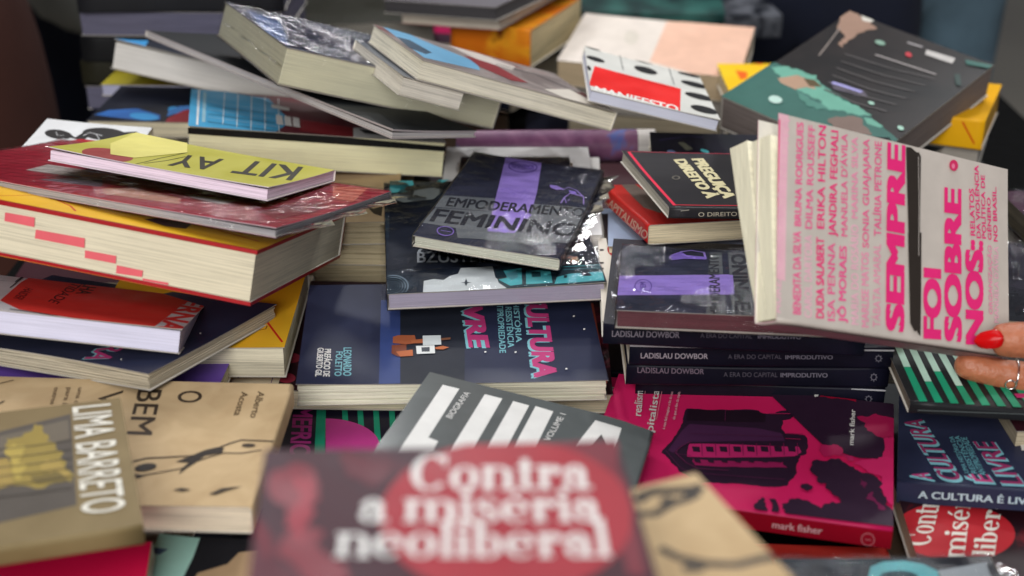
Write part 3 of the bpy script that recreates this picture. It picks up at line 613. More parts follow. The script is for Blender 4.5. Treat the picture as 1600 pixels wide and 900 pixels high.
# centre
navyc = mottled('navy_print', (40, 43, 62), (50, 54, 76), 9, .35, .65, .4)
CY = (120, 175, 185); PI_ = (176, 58, 112)
book('cultura', 'navy paperback with magenta pixel letters CULTURA LIVRE and a small ship', navyc, pages=(214, 208, 188), spine='back', sig=5, contrast=.66, art=[
    poly((56, 70, 118), zc((478, 120), (570, 120), (570, 524), (468, 528))), poly((40, 43, 52), zc((572, 120), (880, 120), (880, 520), (572, 524))),
    txt(CY, 'CULTURA', zc((1156, 84), (1200, 501), (1266, 84)), w=.13), txt(PI_, 'CULTURA', zc((1166, 82), (1213, 496), (1276, 84)), w=.10),
    txt(CY, 'LIVRE', zc((846, 70), (888, 354), (944, 70)), w=.13), txt(PI_, 'LIVRE', zc((856, 68), (900, 349), (958, 70)), w=.10),
    txt(CY, 'HISTÓRIA', zc((1112, 130), (1128, 325), (1140, 130)), w=.03), txt(CY, 'DA RESISTÊNCIA', zc((1072, 100), (1088, 350), (1102, 100)), w=.03), txt(CY, 'ANTIPROPRIEDADE', zc((1032, 100), (1048, 376), (1062, 100)), w=.03),
    txt(CY, 'LEONARDO', zc((298, 352), (296, 492), (338, 352)), w=.04), txt(CY, 'FOLETTO', zc((262, 372), (254, 494), (296, 372)), w=.04),
    txt(WH, 'PREFÁCIO DE', zc((208, 360), (200, 498), (240, 360)), w=.05), txt(WH, 'GILBERTO GIL', zc((174, 355), (162, 498), (205, 355)), w=.05),
    poly((150, 84, 56), zc((535, 300), (560, 292), (640, 292), (650, 330), (600, 336), (535, 330))), poly((120, 66, 48), zc((530, 340), (600, 336), (600, 390), (560, 396), (528, 380))),
    poly((176, 100, 62), zc((550, 372), (630, 362), (632, 392), (570, 396))), poly((160, 92, 60), zc((620, 316), (700, 308), (700, 330), (625, 332))),
    poly((200, 205, 205), zc((678, 295), (765, 293), (768, 338), (680, 342))), poly((212, 214, 212), zc((646, 345), (735, 341), (738, 380), (650, 384))), poly((70, 74, 80), zc((672, 352), (712, 350), (712, 372), (674, 373))),
    poly((176, 100, 62), zc((738, 352), (775, 344), (805, 352), (775, 362), (740, 360))), poly((120, 80, 60), zc((765, 308), (812, 304), (812, 314), (768, 318))),
    ]+[poly(WH, zc((x, y), (x+9, y-1), (x+9, y+6), (x, y+7))) for x, y in ((1450, 262), (1364, 455), (1120, 373), (975, 372), (1400, 200))])
waves = mottled('stormy_print', (40, 47, 60), (62, 74, 86), 14, .45, .6, .34, stretch=(1, 2, 1))
TL = (84, 178, 184)
book('planes', 'shrink wrapped dark teal paperback with turquoise windows, on the navy book', waves, pages=(144, 138, 154), spine='back', wrap=.006, crinkle=.6, contrast=.9, art=[
    poly((42, 46, 58), zp((30, 330), (700, 330), (900, 440), (1000, 430), (1100, 640), (880, 640), (20, 650))),
    txt((198, 203, 208), 'OBSERVATÓRIO', zp((900, 505), (166, 570), (900, 475)), w=.04), txt((198, 203, 208), 'BZUSTEIN', zp((166, 612), (560, 610), (166, 556)), w=.03),
    poly((206, 210, 210), zp((195, 766), (200, 705), (250, 695), (300, 700), (330, 680), (372, 668), (385, 640), (545, 632), (560, 690), (600, 712), (620, 746))),
    poly((60, 66, 74), zp((405, 712), (412, 692), (419, 711), (440, 713), (419, 717), (412, 732), (405, 717), (384, 714))),
    poly((40, 60, 70), zp((560, 655), (600, 640), (690, 632), (1100, 628), (1112, 718), (620, 746), (575, 715))),
    poly(TL, zp((600, 655), (690, 642), (694, 724), (635, 732), (575, 700), (620, 690))), poly((90, 150, 160), zp((610, 668), (670, 655), (672, 690), (640, 705))),
    poly(TL, zp((712, 652), (835, 648), (846, 720), (714, 726))), poly((44, 84, 92), zp((740, 664), (786, 662), (788, 688), (742, 690))),
    poly(TL, zp((868, 692), (930, 676), (1096, 668), (1106, 714), (856, 726))), line(TL, zp((885, 640), (1090, 633)), .8), line((60, 120, 130), zp((900, 655), (1092, 648)), 1.4),
    poly((42, 48, 60), zp((985, 675), (1020, 660), (1045, 690), (1000, 690))), poly((40, 60, 66), zp((903, 684), (920, 683), (920, 697), (903, 698))),
    ]+[ell((96, 110, 122), [zp((45, 735))[0], zp((45+r, 733))[0], zp((45, 735-r*.7))[0]], ring=.9) for r in (14, 26, 38, 52, 66, 80)]+[
    poly(TL, zp((30, 205), (140, 190), (150, 232), (112, 240), (104, 258), (132, 266), (30, 272))), poly(TL, zp((265, 215), (320, 160), (385, 142), (385, 168), (335, 200), (290, 220))),
    poly((110, 116, 116), zp((0, 290), (130, 262), (260, 240), (300, 255), (250, 300), (100, 318)))])
empc = mottled('charcoal_print', (48, 50, 64), (58, 60, 76), 16, .35, .65, .32)
LV = (152, 128, 200)
book('empod', 'shrink wrapped charcoal paperback titled EMPODERAMENTO FEMININO, on top of the turquoise one', empc, pages=(178, 178, 164), spine='right', wrap=.012, crinkle=.6, art=[
    poly(LV, zp((612, 80), (794, 96), (768, 260), (742, 350), (660, 470), (520, 455), (560, 290))),
    poly((112, 115, 118), zp((298, 275), (560, 290), (545, 355), (255, 335))), poly((112, 115, 118), zp((752, 318), (1036, 342), (1000, 390), (735, 372))),
    poly((112, 115, 118), zp((258, 338), (545, 357), (520, 400), (600, 470), (720, 410), (740, 372), (1000, 390), (930, 520), (370, 490), (360, 440), (190, 415))),
    poly(LV, zp((545, 357), (742, 372), (655, 465), (520, 455))),
    txt((44, 45, 54), 'EMPODERAMENTO', zp((308, 330), (1000, 388), (330, 284)), w=.04), txt((44, 45, 54), 'FEMININO', zp((225, 408), (958, 490), (268, 340)), w=.055),
    poly((112, 115, 118), zp((520, 470), (790, 500), (770, 530), (505, 500))), line((54, 55, 64), zp((630, 510), (770, 526)), .6),
    ell((92, 70, 150), [zp((697, 133))[0], zp((770, 138))[0], zp((702, 106))[0]], ring=.92), txt((92, 70, 150), 'FEMINISMOS', zp((640, 136), (752, 144), (642, 118)), w=.03),
    ell((128, 104, 180), [zp((308, 458))[0], zp((352, 462))[0], zp((312, 434))[0]], ring=.85), line((128, 104, 180), zp((285, 455), (335, 462)), .8),
    line(LV, zp((832, 232), (862, 246), (900, 252), (925, 240), (965, 255), (1002, 290), (1002, 325)), .8), poly(LV, zp((832, 226), (868, 232), (905, 250), (865, 252), (836, 240))),
    line(LV, zp((888, 318), (905, 290), (935, 270), (965, 278), (1000, 286)), 1.0), line(LV, zp((905, 290), (915, 318), (930, 300)), .8), poly((120, 98, 176), zp((925, 255), (960, 262), (968, 275), (935, 270))),
    line((120, 98, 180), zp((585, 250), (620, 240), (650, 255), (690, 262), (715, 250)), .4), line((120, 98, 180), zp((600, 265), (640, 262), (660, 275)), .4)],
    lift=lambda u, q: .002*max(0, u)*max(0, q))
book('empod_right', 'shrink wrapped charcoal paperback lying sideways with a lilac band, on the black spines', empc, pages=(90, 50, 56), spine='back', wrap=.008, crinkle=1.0, art=[
    poly((96, 98, 100), ze((1235, -20), (1310, -20), (1340, 410), (1210, 400))), poly(LV, ze((655, 125), (1700, 112), (1710, 240), (650, 246))),
    txt((44, 45, 54), 'EMPODERAMENTO', ze((1310, 400), (1290, -10), (1235, 400)), w=.04), poly((98, 100, 102), ze((1350, -20), (1500, -20), (1560, 410), (1380, 410))), txt((44, 45, 54), 'FEMININO', ze((1500, 400), (1460, -10), (1390, 400)), w=.08),
    poly(LV, ze((1340, 122), (1380, 121), (1390, 240), (1345, 241))), ell((96, 74, 156), [ze((820, 190))[0], ze((875, 190))[0], ze((820, 148))[0]], ring=.9), txt((96, 74, 156), 'FEM', ze((838, 215), (835, 165), (800, 215))),
    line(LV, ze((985, 20), (1000, 0), (1060, -22), (1120, -30), (1200, -18), (1210, 20)), 1.6), poly((130, 106, 186), ze((1000, 0), (1060, -20), (1090, 0), (1210, 10), (1215, 26), (1080, 22), (1000, 30)))])
magf = mottled('magenta_print', (200, 34, 88), (214, 42, 104), 7, .35, .7, .4)
DK = (50, 32, 50); zf = zl(1000, 600, .26667)
fart = [
    poly(DK, zf((275, 145), (480, 150), (690, 155), (740, 175), (800, 165), (905, 160), (900, 190), (835, 215), (850, 290), (965, 300), (985, 370), (975, 410), (930, 440), (920, 520), (860, 600), (760, 605), (560, 585), (360, 580), (240, 520), (190, 470), (125, 405), (170, 350), (240, 240)), jag=1.5),
    poly((76, 42, 74), zf((290, 235), (690, 260), (830, 290), (850, 335), (600, 335), (300, 340), (225, 372), (195, 405), (165, 390), (250, 270))),
    poly((40, 26, 38), zf((280, 150), (690, 160), (735, 180), (735, 225), (600, 225), (270, 215))),
    poly((188, 44, 104), zf((290, 352), (930, 368), (945, 400), (900, 425), (275, 428)), jag=1), poly((150, 36, 86), zf((310, 440), (840, 460), (862, 492), (600, 490), (320, 478)), jag=1.2)]+[
    poly(DK, zf((x, 368), (x+44, 370), (x+48, 402), (x+6, 398))) for x in range(305, 930, 80)]+[line((120, 34, 76), zf((x+56, 352), (x+60, 425)), .5) for x in range(305, 900, 80)]+[poly(DK, zf((x, 440), (x+38, 446), (x+46, 470), (x+12, 464))) for x in range(312, 850, 78)]+[
    line((110, 40, 80), zf((205, 405), (250, 368), (300, 345)), .5), line((110, 40, 80), zf((205, 410), (270, 470), (340, 505), (520, 515)), .5), line((92, 40, 74), zf((150, 400), (235, 500), (330, 555)), .5), line((92, 40, 74), zf((300, 530), (500, 545), (850, 570)), .5), line((92, 40, 74), zf((215, 395), (215, 420), (300, 430)), .5),
    line((84, 36, 64), zf((295, 300), (600, 310), (840, 320)), .4), line((96, 40, 74), zf((500, 165), (498, 225)), .4), line((150, 36, 80), zf((860, 300), (955, 305)), .8), line((150, 36, 80), zf((850, 330), (940, 335)), .8), line((150, 36, 80), zf((760, 185), (900, 185)), 1.2),
    poly(DK, zf((690, -40), (690, 0), (760, 50), (900, 90), (980, 160), (1040, 240), (1045, 330), (1060, 360), (1170, 380), (1200, 420), (1260, 440), (1420, 450), (1430, 330), (1370, 300), (1290, 220), (1380, 190), (1490, 220), (1530, 0), (1500, -60)), jag=2.5),
    poly((160, 30, 76), zf((1270, 205), (1380, 188), (1500, 215), (1500, 330), (1420, 330), (1330, 285)), jag=2.5), poly((190, 38, 92), zf((1425, 330), (1500, 320), (1500, 470), (1420, 470)), jag=2), poly((196, 40, 96), zf((1245, 480), (1330, 455), (1430, 440), (1500, 450), (1500, 760), (1440, 700), (1415, 560), (1330, 530)), jag=3), poly((170, 34, 84), zf((1060, 370), (1130, 365), (1190, 400), (1190, 430), (1080, 440)), jag=2.5),
    poly((150, 18, 50), zf((1050, 90), (1150, 40), (1260, 70), (1265, 120), (1120, 100)), jag=1.5),
    poly(DK, zf((1020, 460), (1160, 450), (1250, 500), (1340, 540), (1380, 560), (1420, 600), (1410, 650), (1440, 720), (1490, 780), (1500, 900), (1200, 850), (850, 775), (830, 720), (880, 690), (980, 700), (1060, 755), (1080, 720), (1175, 715), (1165, 680), (1120, 650), (1090, 600), (1040, 590), (1010, 540)), jag=3),
    poly(DK, zf((670, 750), (690, 700), (715, 680), (735, 720), (745, 775)), jag=1.5), poly(DK, zf((755, 690), (790, 690), (805, 775), (770, 770)), jag=1.5), poly(DK, zf((940, 610), (980, 600), (1010, 625), (980, 645)), jag=1.5),
    poly((110, 34, 72), zf((1320, 690), (1360, 650), (1400, 720), (1440, 760), (1400, 760)), jag=3), poly((96, 32, 66), zf((1290, 570), (1330, 600), (1320, 640)), jag=2), poly((180, 40, 92), zf((1190, 430), (1240, 435), (1260, 460), (1215, 468)), jag=2),
    txt(WH, 'realismo', z7((322, 250), (332, 125), (288, 247)), w=.02), txt(WH, 'capitalista', z7((362, 372), (398, 142), (330, 368)), w=.02),
    txt((220, 170, 180), 'é mais fácil imaginar o fim do mundo', z7((420, 305), (458, 135), (408, 304))), txt((220, 170, 180), 'do que o fim do capitalismo', z7((462, 265), (490, 122), (450, 263))),
    line((220, 150, 160), z7((341, 115), (338, 160)), .3), line((220, 150, 160), z7((415, 112), (385, 265)), .3), txt(WH, 'mark fisher', z8((352, 372), (360, 225), (330, 370)), w=.03), txt(WH, 'tif', z8((207, 175), (207, 130), (184, 174)), w=.05),
    poly((150, 16, 42), [(880, 760), (1400, 830), (1400, 860), (880, 790)], face='front'),
    txt((216, 180, 184), 'mark fisher', z8((18, 692), (224, 720), (20, 664)), w=.03, face='front'), ell((200, 130, 140), [z8((413, 742))[0], z8((441, 744))[0], z8((413, 718))[0]], ring=.88, face='front'), line((200, 130, 140), z8((402, 742), (426, 744)), .5, face='front')]
book('fisher', 'magenta paperback with a dark building and trees, red spine reading mark fisher', magf, spine='front', art=fart)
book('fisher_below', 'magenta paperback mostly hidden, poking out at the left beneath the one with the dark building', magf, spine='front', art=[txt(WH, 'Capital', [(956, 640), (962, 606), (945, 640)], w=.03)])
dow = mottled('black_spine_card', (20, 20, 30), (28, 28, 42), 20, .3, .7, .42)
def dwart(p, q, r, s, g, lit=(150, 142, 150)):
    o = []
    if p: o.append(txt(lit, 'LADISLAU DOWBOR', zw(*p), w=.03, face='front'))
    if q: o.append(txt((84, 80, 90), 'A ERA DO CAPITAL', zw(*q), w=.0, face='front'))
    if r: o.append(txt((112, 108, 120), 'IMPRODUTIVO', zw(*r), w=.04, face='front'))
    if g:
        x, y = g; o.append(ell((104, 102, 112), [zw((x, y))[0], zw((x+15, y))[0], zw((x, y-15))[0]], ring=.72, face='front'))
        for a in range(8): 
            ca, sa = math.cos(a*math.pi/4), math.sin(a*math.pi/4); o.append(line((104, 102, 112), zw((x+15*ca, y+15*sa), (x+20*ca, y+20*sa)), .5, face='front'))
    if s: o.append(line((168, 168, 172), s, 1.2, face='front'))
    return o
def dowlab(t): return 'black paperback with LADISLAU DOWBOR on its spine, '+t
book('dowbor1', dowlab('topmost of its stack'), dow, spine='front', group='black spined paperbacks in a stack', art=dwart(((85, 150), (430, 157), (86, 118)), ((537, 155), (800, 160), (537, 132)), ((830, 160), (1050, 165), (830, 138)), None, None, (120, 114, 124)))
book('dowbor2', dowlab('second from the top'), dow, spine='front', group='black spined paperbacks in a stack', art=dwart(((232, 263), (575, 265), (232, 236)), ((678, 264), (950, 264), (678, 242)), ((970, 265), (1212, 266), (970, 244)), [(984, 542), (1200, 545), (1397, 548)], (1445, 262)))
book('dowbor3', dowlab('third from the top'), dow, spine='front', group='black spined paperbacks in a stack', art=dwart(((215, 340), (555, 344), (215, 313)), ((655, 356), (930, 358), (655, 333)), ((945, 358), (1185, 361), (945, 336)), None, (1420, 362), (112, 100, 112)))
book('dowbor4', dowlab('lowest of its stack'), dow, spine='front', group='black spined paperbacks in a stack', art=dwart(None, None, None, [(1330, 607), (1384, 610)], (1395, 468)))
book('contra_left', 'dark red patterned paperback under the navy book with the ship', mottled('red_black_close', (44, 26, 32), (48, 28, 34), 30, .48, .56, .4, (120, 40, 58)), art=[
    line((190, 90, 70), [(925, 475), (940, 560), (947, 600)], 2), ell((130, 44, 60), [(455, 560), (470, 560), (455, 552)]), ell((130, 44, 60), [(448, 592), (462, 592), (448, 584)])])
grn = (40, 150, 116)
book('amef', 'black paperback with green stripes and a magenta half disc, below the navy book', mottled('black_gloss', (34, 32, 46), (42, 40, 54), 20, .3, .7, .35), art=[
    txt((172, 54, 128), 'AMEFRICANAS', zc((62, 590), (20, 1060), (160, 592)), w=.06), poly(grn, zc((172, 600), (214, 600), (205, 1000), (150, 1000)))]+[
    poly(grn, zc((x, 640), (x+26, 640), (x+38, 800), (x+8, 800))) for x in (290, 364, 440, 516, 592, 668, 744)]+[
    ell((196, 68, 142), [zc((212, 815))[0], zc((470, 815))[0], zc((212, 692))[0]], arc=(-90, 90))])
# left heap
book('thick', 'very thick book with pink blocks stepping down its page edge, at the left', mottled('dark_red_card', (140, 18, 26), (156, 24, 30), 12, .3, .7, .35), pages=(192, 183, 160), spine='back', contrast=.8, sig=1, ct=.0026, edge=paint((150, 20, 28)), art=[
    poly((236, 172, 40), [(-150, 279), (0, 312), (402, 391), (425, 383), (537, 335), (100, 215), (-100, 230)]),
    line((190, 40, 30), [(60, 300), (110, 322), (118, 330)], 1.6), line((190, 40, 30), [(0, 306), (60, 305), (140, 325)], .8), line((190, 40, 30), [(270, 345), (330, 357), (405, 378)], 1.6), poly((60, 32, 44), [(225, 343), (250, 341), (300, 350), (290, 358), (258, 354)]),
    line((232, 176, 50), [(-150, 369), (0, 402), (393, 481)], 2.4, face='front')]+[
    poly((206, 92, 100), p, face='front', pages=True) for p in (zy((30, 608), (215, 640), (212, 700), (26, 662)), zy((222, 715), (528, 770), (526, 830), (216, 770)), zx((530, -35), (724, 0), (722, 48), (528, 12)), zx((728, 58), (892, 92), (886, 132), (724, 108)), zx((890, 140), (1050, 168), (1048, 182), (890, 152)))])
book('redwrap', 'large thin crimson book in shrink wrap, lying on the very thick book', mottled('crimson_print', (146, 36, 52), (160, 48, 62), 9, .4, .6, .3), pages=(150, 146, 148), spine='back', wrap=.02, crinkle=.8, edge=paint((170, 150, 155)), art=[
    poly((176, 166, 160), zy((160, 345), (300, 308), (740, 372), (600, 402))), poly((120, 110, 118), zy((240, 405), (640, 385), (640, 440), (620, 450))), poly((188, 140, 118), zy((640, 460), (820, 455), (1130, 520), (1120, 560), (650, 495))),
    poly((190, 100, 84), zz((480, 370), (700, 385), (600, 470), (480, 440))), poly((120, 26, 42), zz((0, 520), (280, 470), (440, 470), (380, 530), (130, 580))), poly((184, 176, 172), zy((1150, 490), (1480, 540), (1380, 562), (1200, 520)))])
book('kitay', 'small yellow green booklet with black lettering, on the shrink wrapped crimson book', mottled('lime_print', (172, 166, 66), (188, 182, 92), 9, .4, .6, .38), pages=(206, 190, 204), spine='back', name='booklet', edge=paint((196, 186, 196)), art=[
    ell((150, 68, 66), [(168, 243), (208, 248), (172, 233)]), txt((52, 48, 40), 'KIT', [(474, 262), (384, 250), (454, 284)], w=.03), txt((52, 48, 40), 'AY', [(350, 249), (280, 241), (334, 268)], w=.03),
    line((90, 84, 50), zy((850, 310), (1000, 270), (1170, 235)), .8), line((90, 84, 50), zy((900, 305), (1040, 285), (1160, 260)), .8), poly((216, 206, 120), zy((690, 180), (850, 125), (1170, 180), (1170, 235), (840, 270), (690, 250)))])
book('whitefig', 'white paperback with small black figures on it, behind the crimson book at the far left', paint((206, 206, 206)), art=[
    ell((44, 42, 42), [za((365, 842))[0], za((450, 850))[0], za((365, 814))[0]]), ell((44, 42, 42), [za((650, 838))[0], za((785, 845))[0], za((650, 800))[0]]), poly((44, 42, 42), za((430, 835), (470, 860), (520, 830), (560, 850), (520, 880), (440, 862))),
    poly((44, 42, 42), za((770, 828), (850, 825), (900, 850), (780, 862))), poly((160, 30, 40), za((340, 898), (500, 870), (600, 880), (640, 910), (340, 925))), line((200, 200, 200), za((520, 850), (560, 830), (640, 850)), 1), line((180, 180, 180), za((600, 840), (620, 870), (610, 890)), .8), line((180, 180, 180), za((350, 830), (360, 850), (400, 850)), .8)])
book('erna', 'white and bright red paperback lettered ERNA, under the very thick book', paint((214, 211, 212)), pages=(186, 184, 202), spine='back', contrast=.9, art=[
    poly((238, 62, 54), zx((300, 75), (620, 60), (1300, 240), (1300, 290), (1185, 268), (945, 465), (560, 408), (120, 335), (0, 278), (130, 165))),
    txt((226, 60, 60), 'ERNA', zx((1160, 272), (962, 462), (1300, 296)), w=.06), txt((66, 30, 32), 'ARMADILHA', zx((640, 60), (470, 235), (720, 70)), w=.03), txt((66, 30, 32), 'DA IDENTIDADE', zx((600, 60), (300, 285), (650, 74)), w=.0),
    txt((90, 30, 34), 'HAIDER', zx((160, 198), (82, 265), (208, 212)), w=.0), line((50, 48, 50), zx((0, 155), (95, 163), (240, 64)), .8), line((50, 48, 50), zx((62, 200), (150, 130), (245, 64)), .8), poly((50, 48, 50), zx((-60, 20), (0, 32), (45, 48), (30, 66), (50, 86), (0, 80), (-60, 60))),
    line((60, 58, 60), zx((60, 334), (230, 358), (384, 384)), 2)])
book('navy_r', 'navy paperback with bowed cover and a magenta letter R, under the red and white paperback', navyc, pages=(176, 166, 146), spine='left', sig=6, contrast=.55, art=[
    txt(CY, 'RA', zx((640, 560), (512, 672), (786, 578)), w=.08), txt(PI_, 'RA', zx((652, 562), (524, 668), (792, 580)), w=.04)]+[poly(WH, zx((x, y), (x+9, y), (x+9, y+8), (x, y+8))) for x, y in ((1248, 482), (755, 660))],
    lift=lambda u, q: .003*(1-u*u)*max(0, -q))
book('purple_left', 'violet paperback corner showing below the navy paperback on the left', paint((112, 82, 168)))
book('yellow_left', 'yellow paperback with a red line, wedged at the right of the left heap', mottled('yellow_card', (226, 160, 36), (238, 178, 50), 12, .3, .7, .4), pages=(196, 188, 165), art=[line((200, 40, 34), zl(400, 400, .25)((60, 400), (110, 470), (165, 545)), 1.6), line((120, 70, 30), zl(400, 400, .25)((0, 470), (60, 460), (70, 440)), .8)])
book('cream_left', 'cream covered paperback beneath the yellow one on the left', mottled('cream_card', (190, 180, 160), (204, 195, 172), 18, .3, .7, .6), pages=(190, 180, 155), contrast=.7, art=[line((96, 60, 110), [(372, 592), (392, 540)], 1), line((96, 60, 110), [(424, 600), (455, 500)], .6)])
for i, t in ((1, 'topmost'), (2, 'middle'), (3, 'lowest')):
    book('kraft_stack%d' % i, 'kraft covered paperback seen in the gap at the centre left, %s of three' % t, kraft, pages=(186, 172, 140), contrast=.6, sig=4, group='kraft paperbacks in the centre gap', art=[poly((50, 42, 36), [(572, 322), (584, 326), (598, 322), (596, 338), (584, 334)]) if i == 1 else line((60, 48, 40), [(560, 372), (580, 366), (600, 370)], 1.5)])
# behind the centre
book('city', 'cream paged paperback with a blue gridded drawing and red and white blocks, left of centre', mottled('dark_wine', (90, 34, 44), (110, 40, 48), 12, .3, .7, .35), pages=(216, 206, 170), spine='back', contrast=.84, art=[
    poly((72, 158, 200), [(290, 135), (420, 155), (455, 190), (420, 214), (290, 200)]), poly((214, 212, 210), [(552, 200), (760, 200), (760, 245), (552, 218)]), poly((130, 40, 46), [(460, 185), (552, 200), (552, 216), (470, 205)]),
    line((224, 230, 232), [(311, 143), (308, 197)], 1.8), line((150, 190, 205), [(320, 146), (318, 192)], 3)]+[line((214, 224, 226), [(330+i*21, 145+i*2), (326+i*22, 192+i*4)], .8) for i in range(1, 6)]+[
    line((214, 224, 226), [(325, 160+j*12), (440, 176+j*12)], .7) for j in range(3)]+[line((40, 60, 76), [(325, 166+j*13), (360, 171+j*13), (430, 180+j*13)], 1.5) for j in range(3)]+[
    poly((214, 210, 206), [(431+i*13, 180+i*2), (441+i*13, 182+i*2), (443+i*13, 197+i*2), (432+i*13, 195+i*2)]) for i in range(3)]+[
    poly((214, 210, 206), [(424, 164), (452, 170), (452, 175), (424, 170)]), poly((48, 46, 48), [(560, 203), (600, 208), (628, 212), (620, 215), (570, 210)]), ell((48, 46, 48), [(660, 213), (684, 216), (660, 209)]),
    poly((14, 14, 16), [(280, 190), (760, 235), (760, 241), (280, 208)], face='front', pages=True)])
book('white_back', 'white paperback behind the shrink wrapped charcoal one, upper of two', paint((208, 206, 205)), pages=(200, 195, 190), art=[line((150, 148, 150), zp((420, 45), (520, 42)), 2)])
book('white_back2', 'white paperback with a black letter at its corner, lower of two behind the charcoal one', paint((214, 212, 208)), pages=(200, 195, 190), art=[txt((50, 50, 50), 'A', zp((958, 132), (1004, 132), (962, 98)), w=.05)])
book('empod_below', 'charcoal paperback mostly covered by the shrink wrapped one with the lilac band', empc, wrap=.003)
book('preguica', 'black paperback with a crimson border titled O DIREITO À PREGUIÇA in cream, right of centre', mottled('ink_black', (38, 37, 40), (48, 47, 48), 20, .3, .7, .36), pages=(158, 152, 138), spine='front', art=[
    line((206, 42, 70), zd((235, 178), (330, 290), (560, 545)), 2.6, taper=0), line((190, 40, 58), zd((560, 541), (800, 545), (1300, 548)), 1.4), line((180, 60, 76), zd((230, 176), (600, 180), (1200, 190)), 1),
    txt((202, 192, 152), 'DIREITO À', zd((548, 226), (785, 498), (636, 220)), w=.12), txt((202, 192, 152), 'PREGUIÇA', zd((672, 220), (905, 498), (766, 216)), w=.12), ell((96, 92, 84), [zd((568, 352))[0], zd((598, 352))[0], zd((568, 338))[0]], ring=.6),
    txt((176, 168, 150), 'O DIREITO À PREGUIÇA', zd((724, 622), (1330, 612), (724, 592)), face='front', w=.01), line((130, 126, 116), zd((600, 582), (660, 575)), .8, face='front')])
book('redunder', 'red paperback with pale lettering on its spine, beneath the black one with the crimson border', mottled('brick_red', (172, 40, 38), (188, 50, 44), 14, .3, .7, .38), pages=(204, 190, 160), spine='left', art=[
    poly((110, 96, 88), zd((160, 385), (230, 375), (480, 520), (460, 600), (340, 560))), txt((196, 150, 130), 'CAPITALISMO', zd((60, 520), (355, 790), (80, 470)), face='left', w=.04)])
book('red_circle', 'white paperback with a red disc in its corner, beneath the sideways charcoal one', mottled('warm_white', (204, 196, 184), (214, 206, 194), 18, .3, .7, .5), pages=(200, 192, 174), art=[
    ell((176, 40, 44), [zu((680, 765))[0], zu((765, 765))[0], zu((680, 712))[0]]), poly((222, 160, 130), zu((1150, 745), (1330, 715), (1520, 712), (1520, 745), (1300, 760)))]+[poly((60, 50, 46), zu((548, y), (572, y-2), (574, y+9), (548, y+11))) for y in (768, 845, 880, 915)]+[ell((150, 90, 50), [zu((1430, 765))[0], zu((1480, 765))[0], zu((1430, 742))[0]], ring=.7)])
book('blue_light', 'pale blue paperback corner between the shrink wrapped books right of centre', paint((160, 176, 200)), art=[poly((34, 32, 34), zu((540, 540), (600, 540), (600, 745), (540, 745))), poly((200, 190, 160), zu((480, 520), (535, 520), (540, 580), (480, 585)))])
book('dark_teal', 'black paperback with tiny turquoise spots behind the crimson bordered one', mottled('teal_black', (26, 30, 36), (36, 36, 46), 18, .4, .6, .4), art=[ell(TL, [zd((770, 163))[0], zd((800, 170))[0], zd((765, 150))[0]]), ell((110, 130, 170), [zd((535, 168))[0], zd((565, 172))[0], zd((535, 158))[0]]), poly((96, 96, 84), zd((580, 105), (620, 100), (690, 150), (640, 160))), line((54, 50, 80), zd((450, 90), (650, 60), (760, 70)), 3)])
# back row
_p = POSES['blueback']; _o = Vector(_p[:3])+rotm(*_p[3:6])@Vector((-_p[6]/2+.018, .004, -_p[8]-.001)); POSES['small_under'] = tuple(_o)+tuple(_p[3:6])+(.056, _p[7], .015)
book('blackthin', 'large thin black book with a pale edge, slanting under the thick shrink wrapped one', mottled('matt_black', (32, 34, 36), (40, 42, 44), 10, .3, .7, .65), edge=paint((150, 142, 142)), pages=(160, 156, 156), spine='back', ct=.0012)
wrapt = mottled('dusky_cover', (56, 62, 78), (74, 80, 96), 10, .4, .6, .3)
book('bigwrap', 'thick shrink wrapped book with greenish gray pages, on the thin black book', wrapt, pages=(196, 193, 170), spine='right', wrap=.01, crinkle=2.4, contrast=.88, ct=.0012, art=[poly((150, 148, 156), zb((280, 150), (380, 160), (560, 250), (640, 320), (600, 325), (450, 240))), poly((96, 120, 160), zb((-60, 60), (150, 130), (210, 290), (60, 200)))])
book('graypage', 'fat gray paged book with a blue corner on its cover, slanting at the back left', mottled('slate_dark', (38, 42, 50), (48, 52, 60), 12, .3, .7, .5), pages=(186, 182, 176), contrast=.85, spine='back', ct=.001, art=[poly((66, 150, 208), [(165, 48), (222, 48), (232, 64), (226, 76), (178, 72)])])
book('blueback', 'thick paperback with blue and dark red artwork, slanting down at the back centre', mottled('gray_red_print', (120, 110, 108), (150, 140, 136), 16, .42, .56, .35, (110, 46, 48)), pages=(200, 194, 176), spine='right', ct=.001, art=[
    poly((104, 156, 188), zb((770, 150), (860, 170), (1060, 260), (1380, 390), (1400, 440), (1050, 362))), poly((60, 80, 96), zb((880, 230), (960, 250), (1100, 330), (1060, 340), (960, 300))),
    poly((190, 180, 172), zb((1150, 260), (1400, 340), (1620, 420), (1600, 440), (1380, 370))), poly((130, 50, 54), zb((1300, 345), (1500, 410), (1700, 520), (1600, 505), (1400, 420))), poly((200, 192, 180), zk((200, 560), (360, 560), (660, 735), (640, 755), (420, 660))),
    line((40, 40, 44), zk((-100, 400), (150, 470), (480, 610)), 2)])
book('small_under', 'pale paged book corner under the left end of the blue paperback', mottled('slate_card', (84, 88, 96), (96, 100, 108), 16, .3, .7, .4), pages=(190, 184, 172))
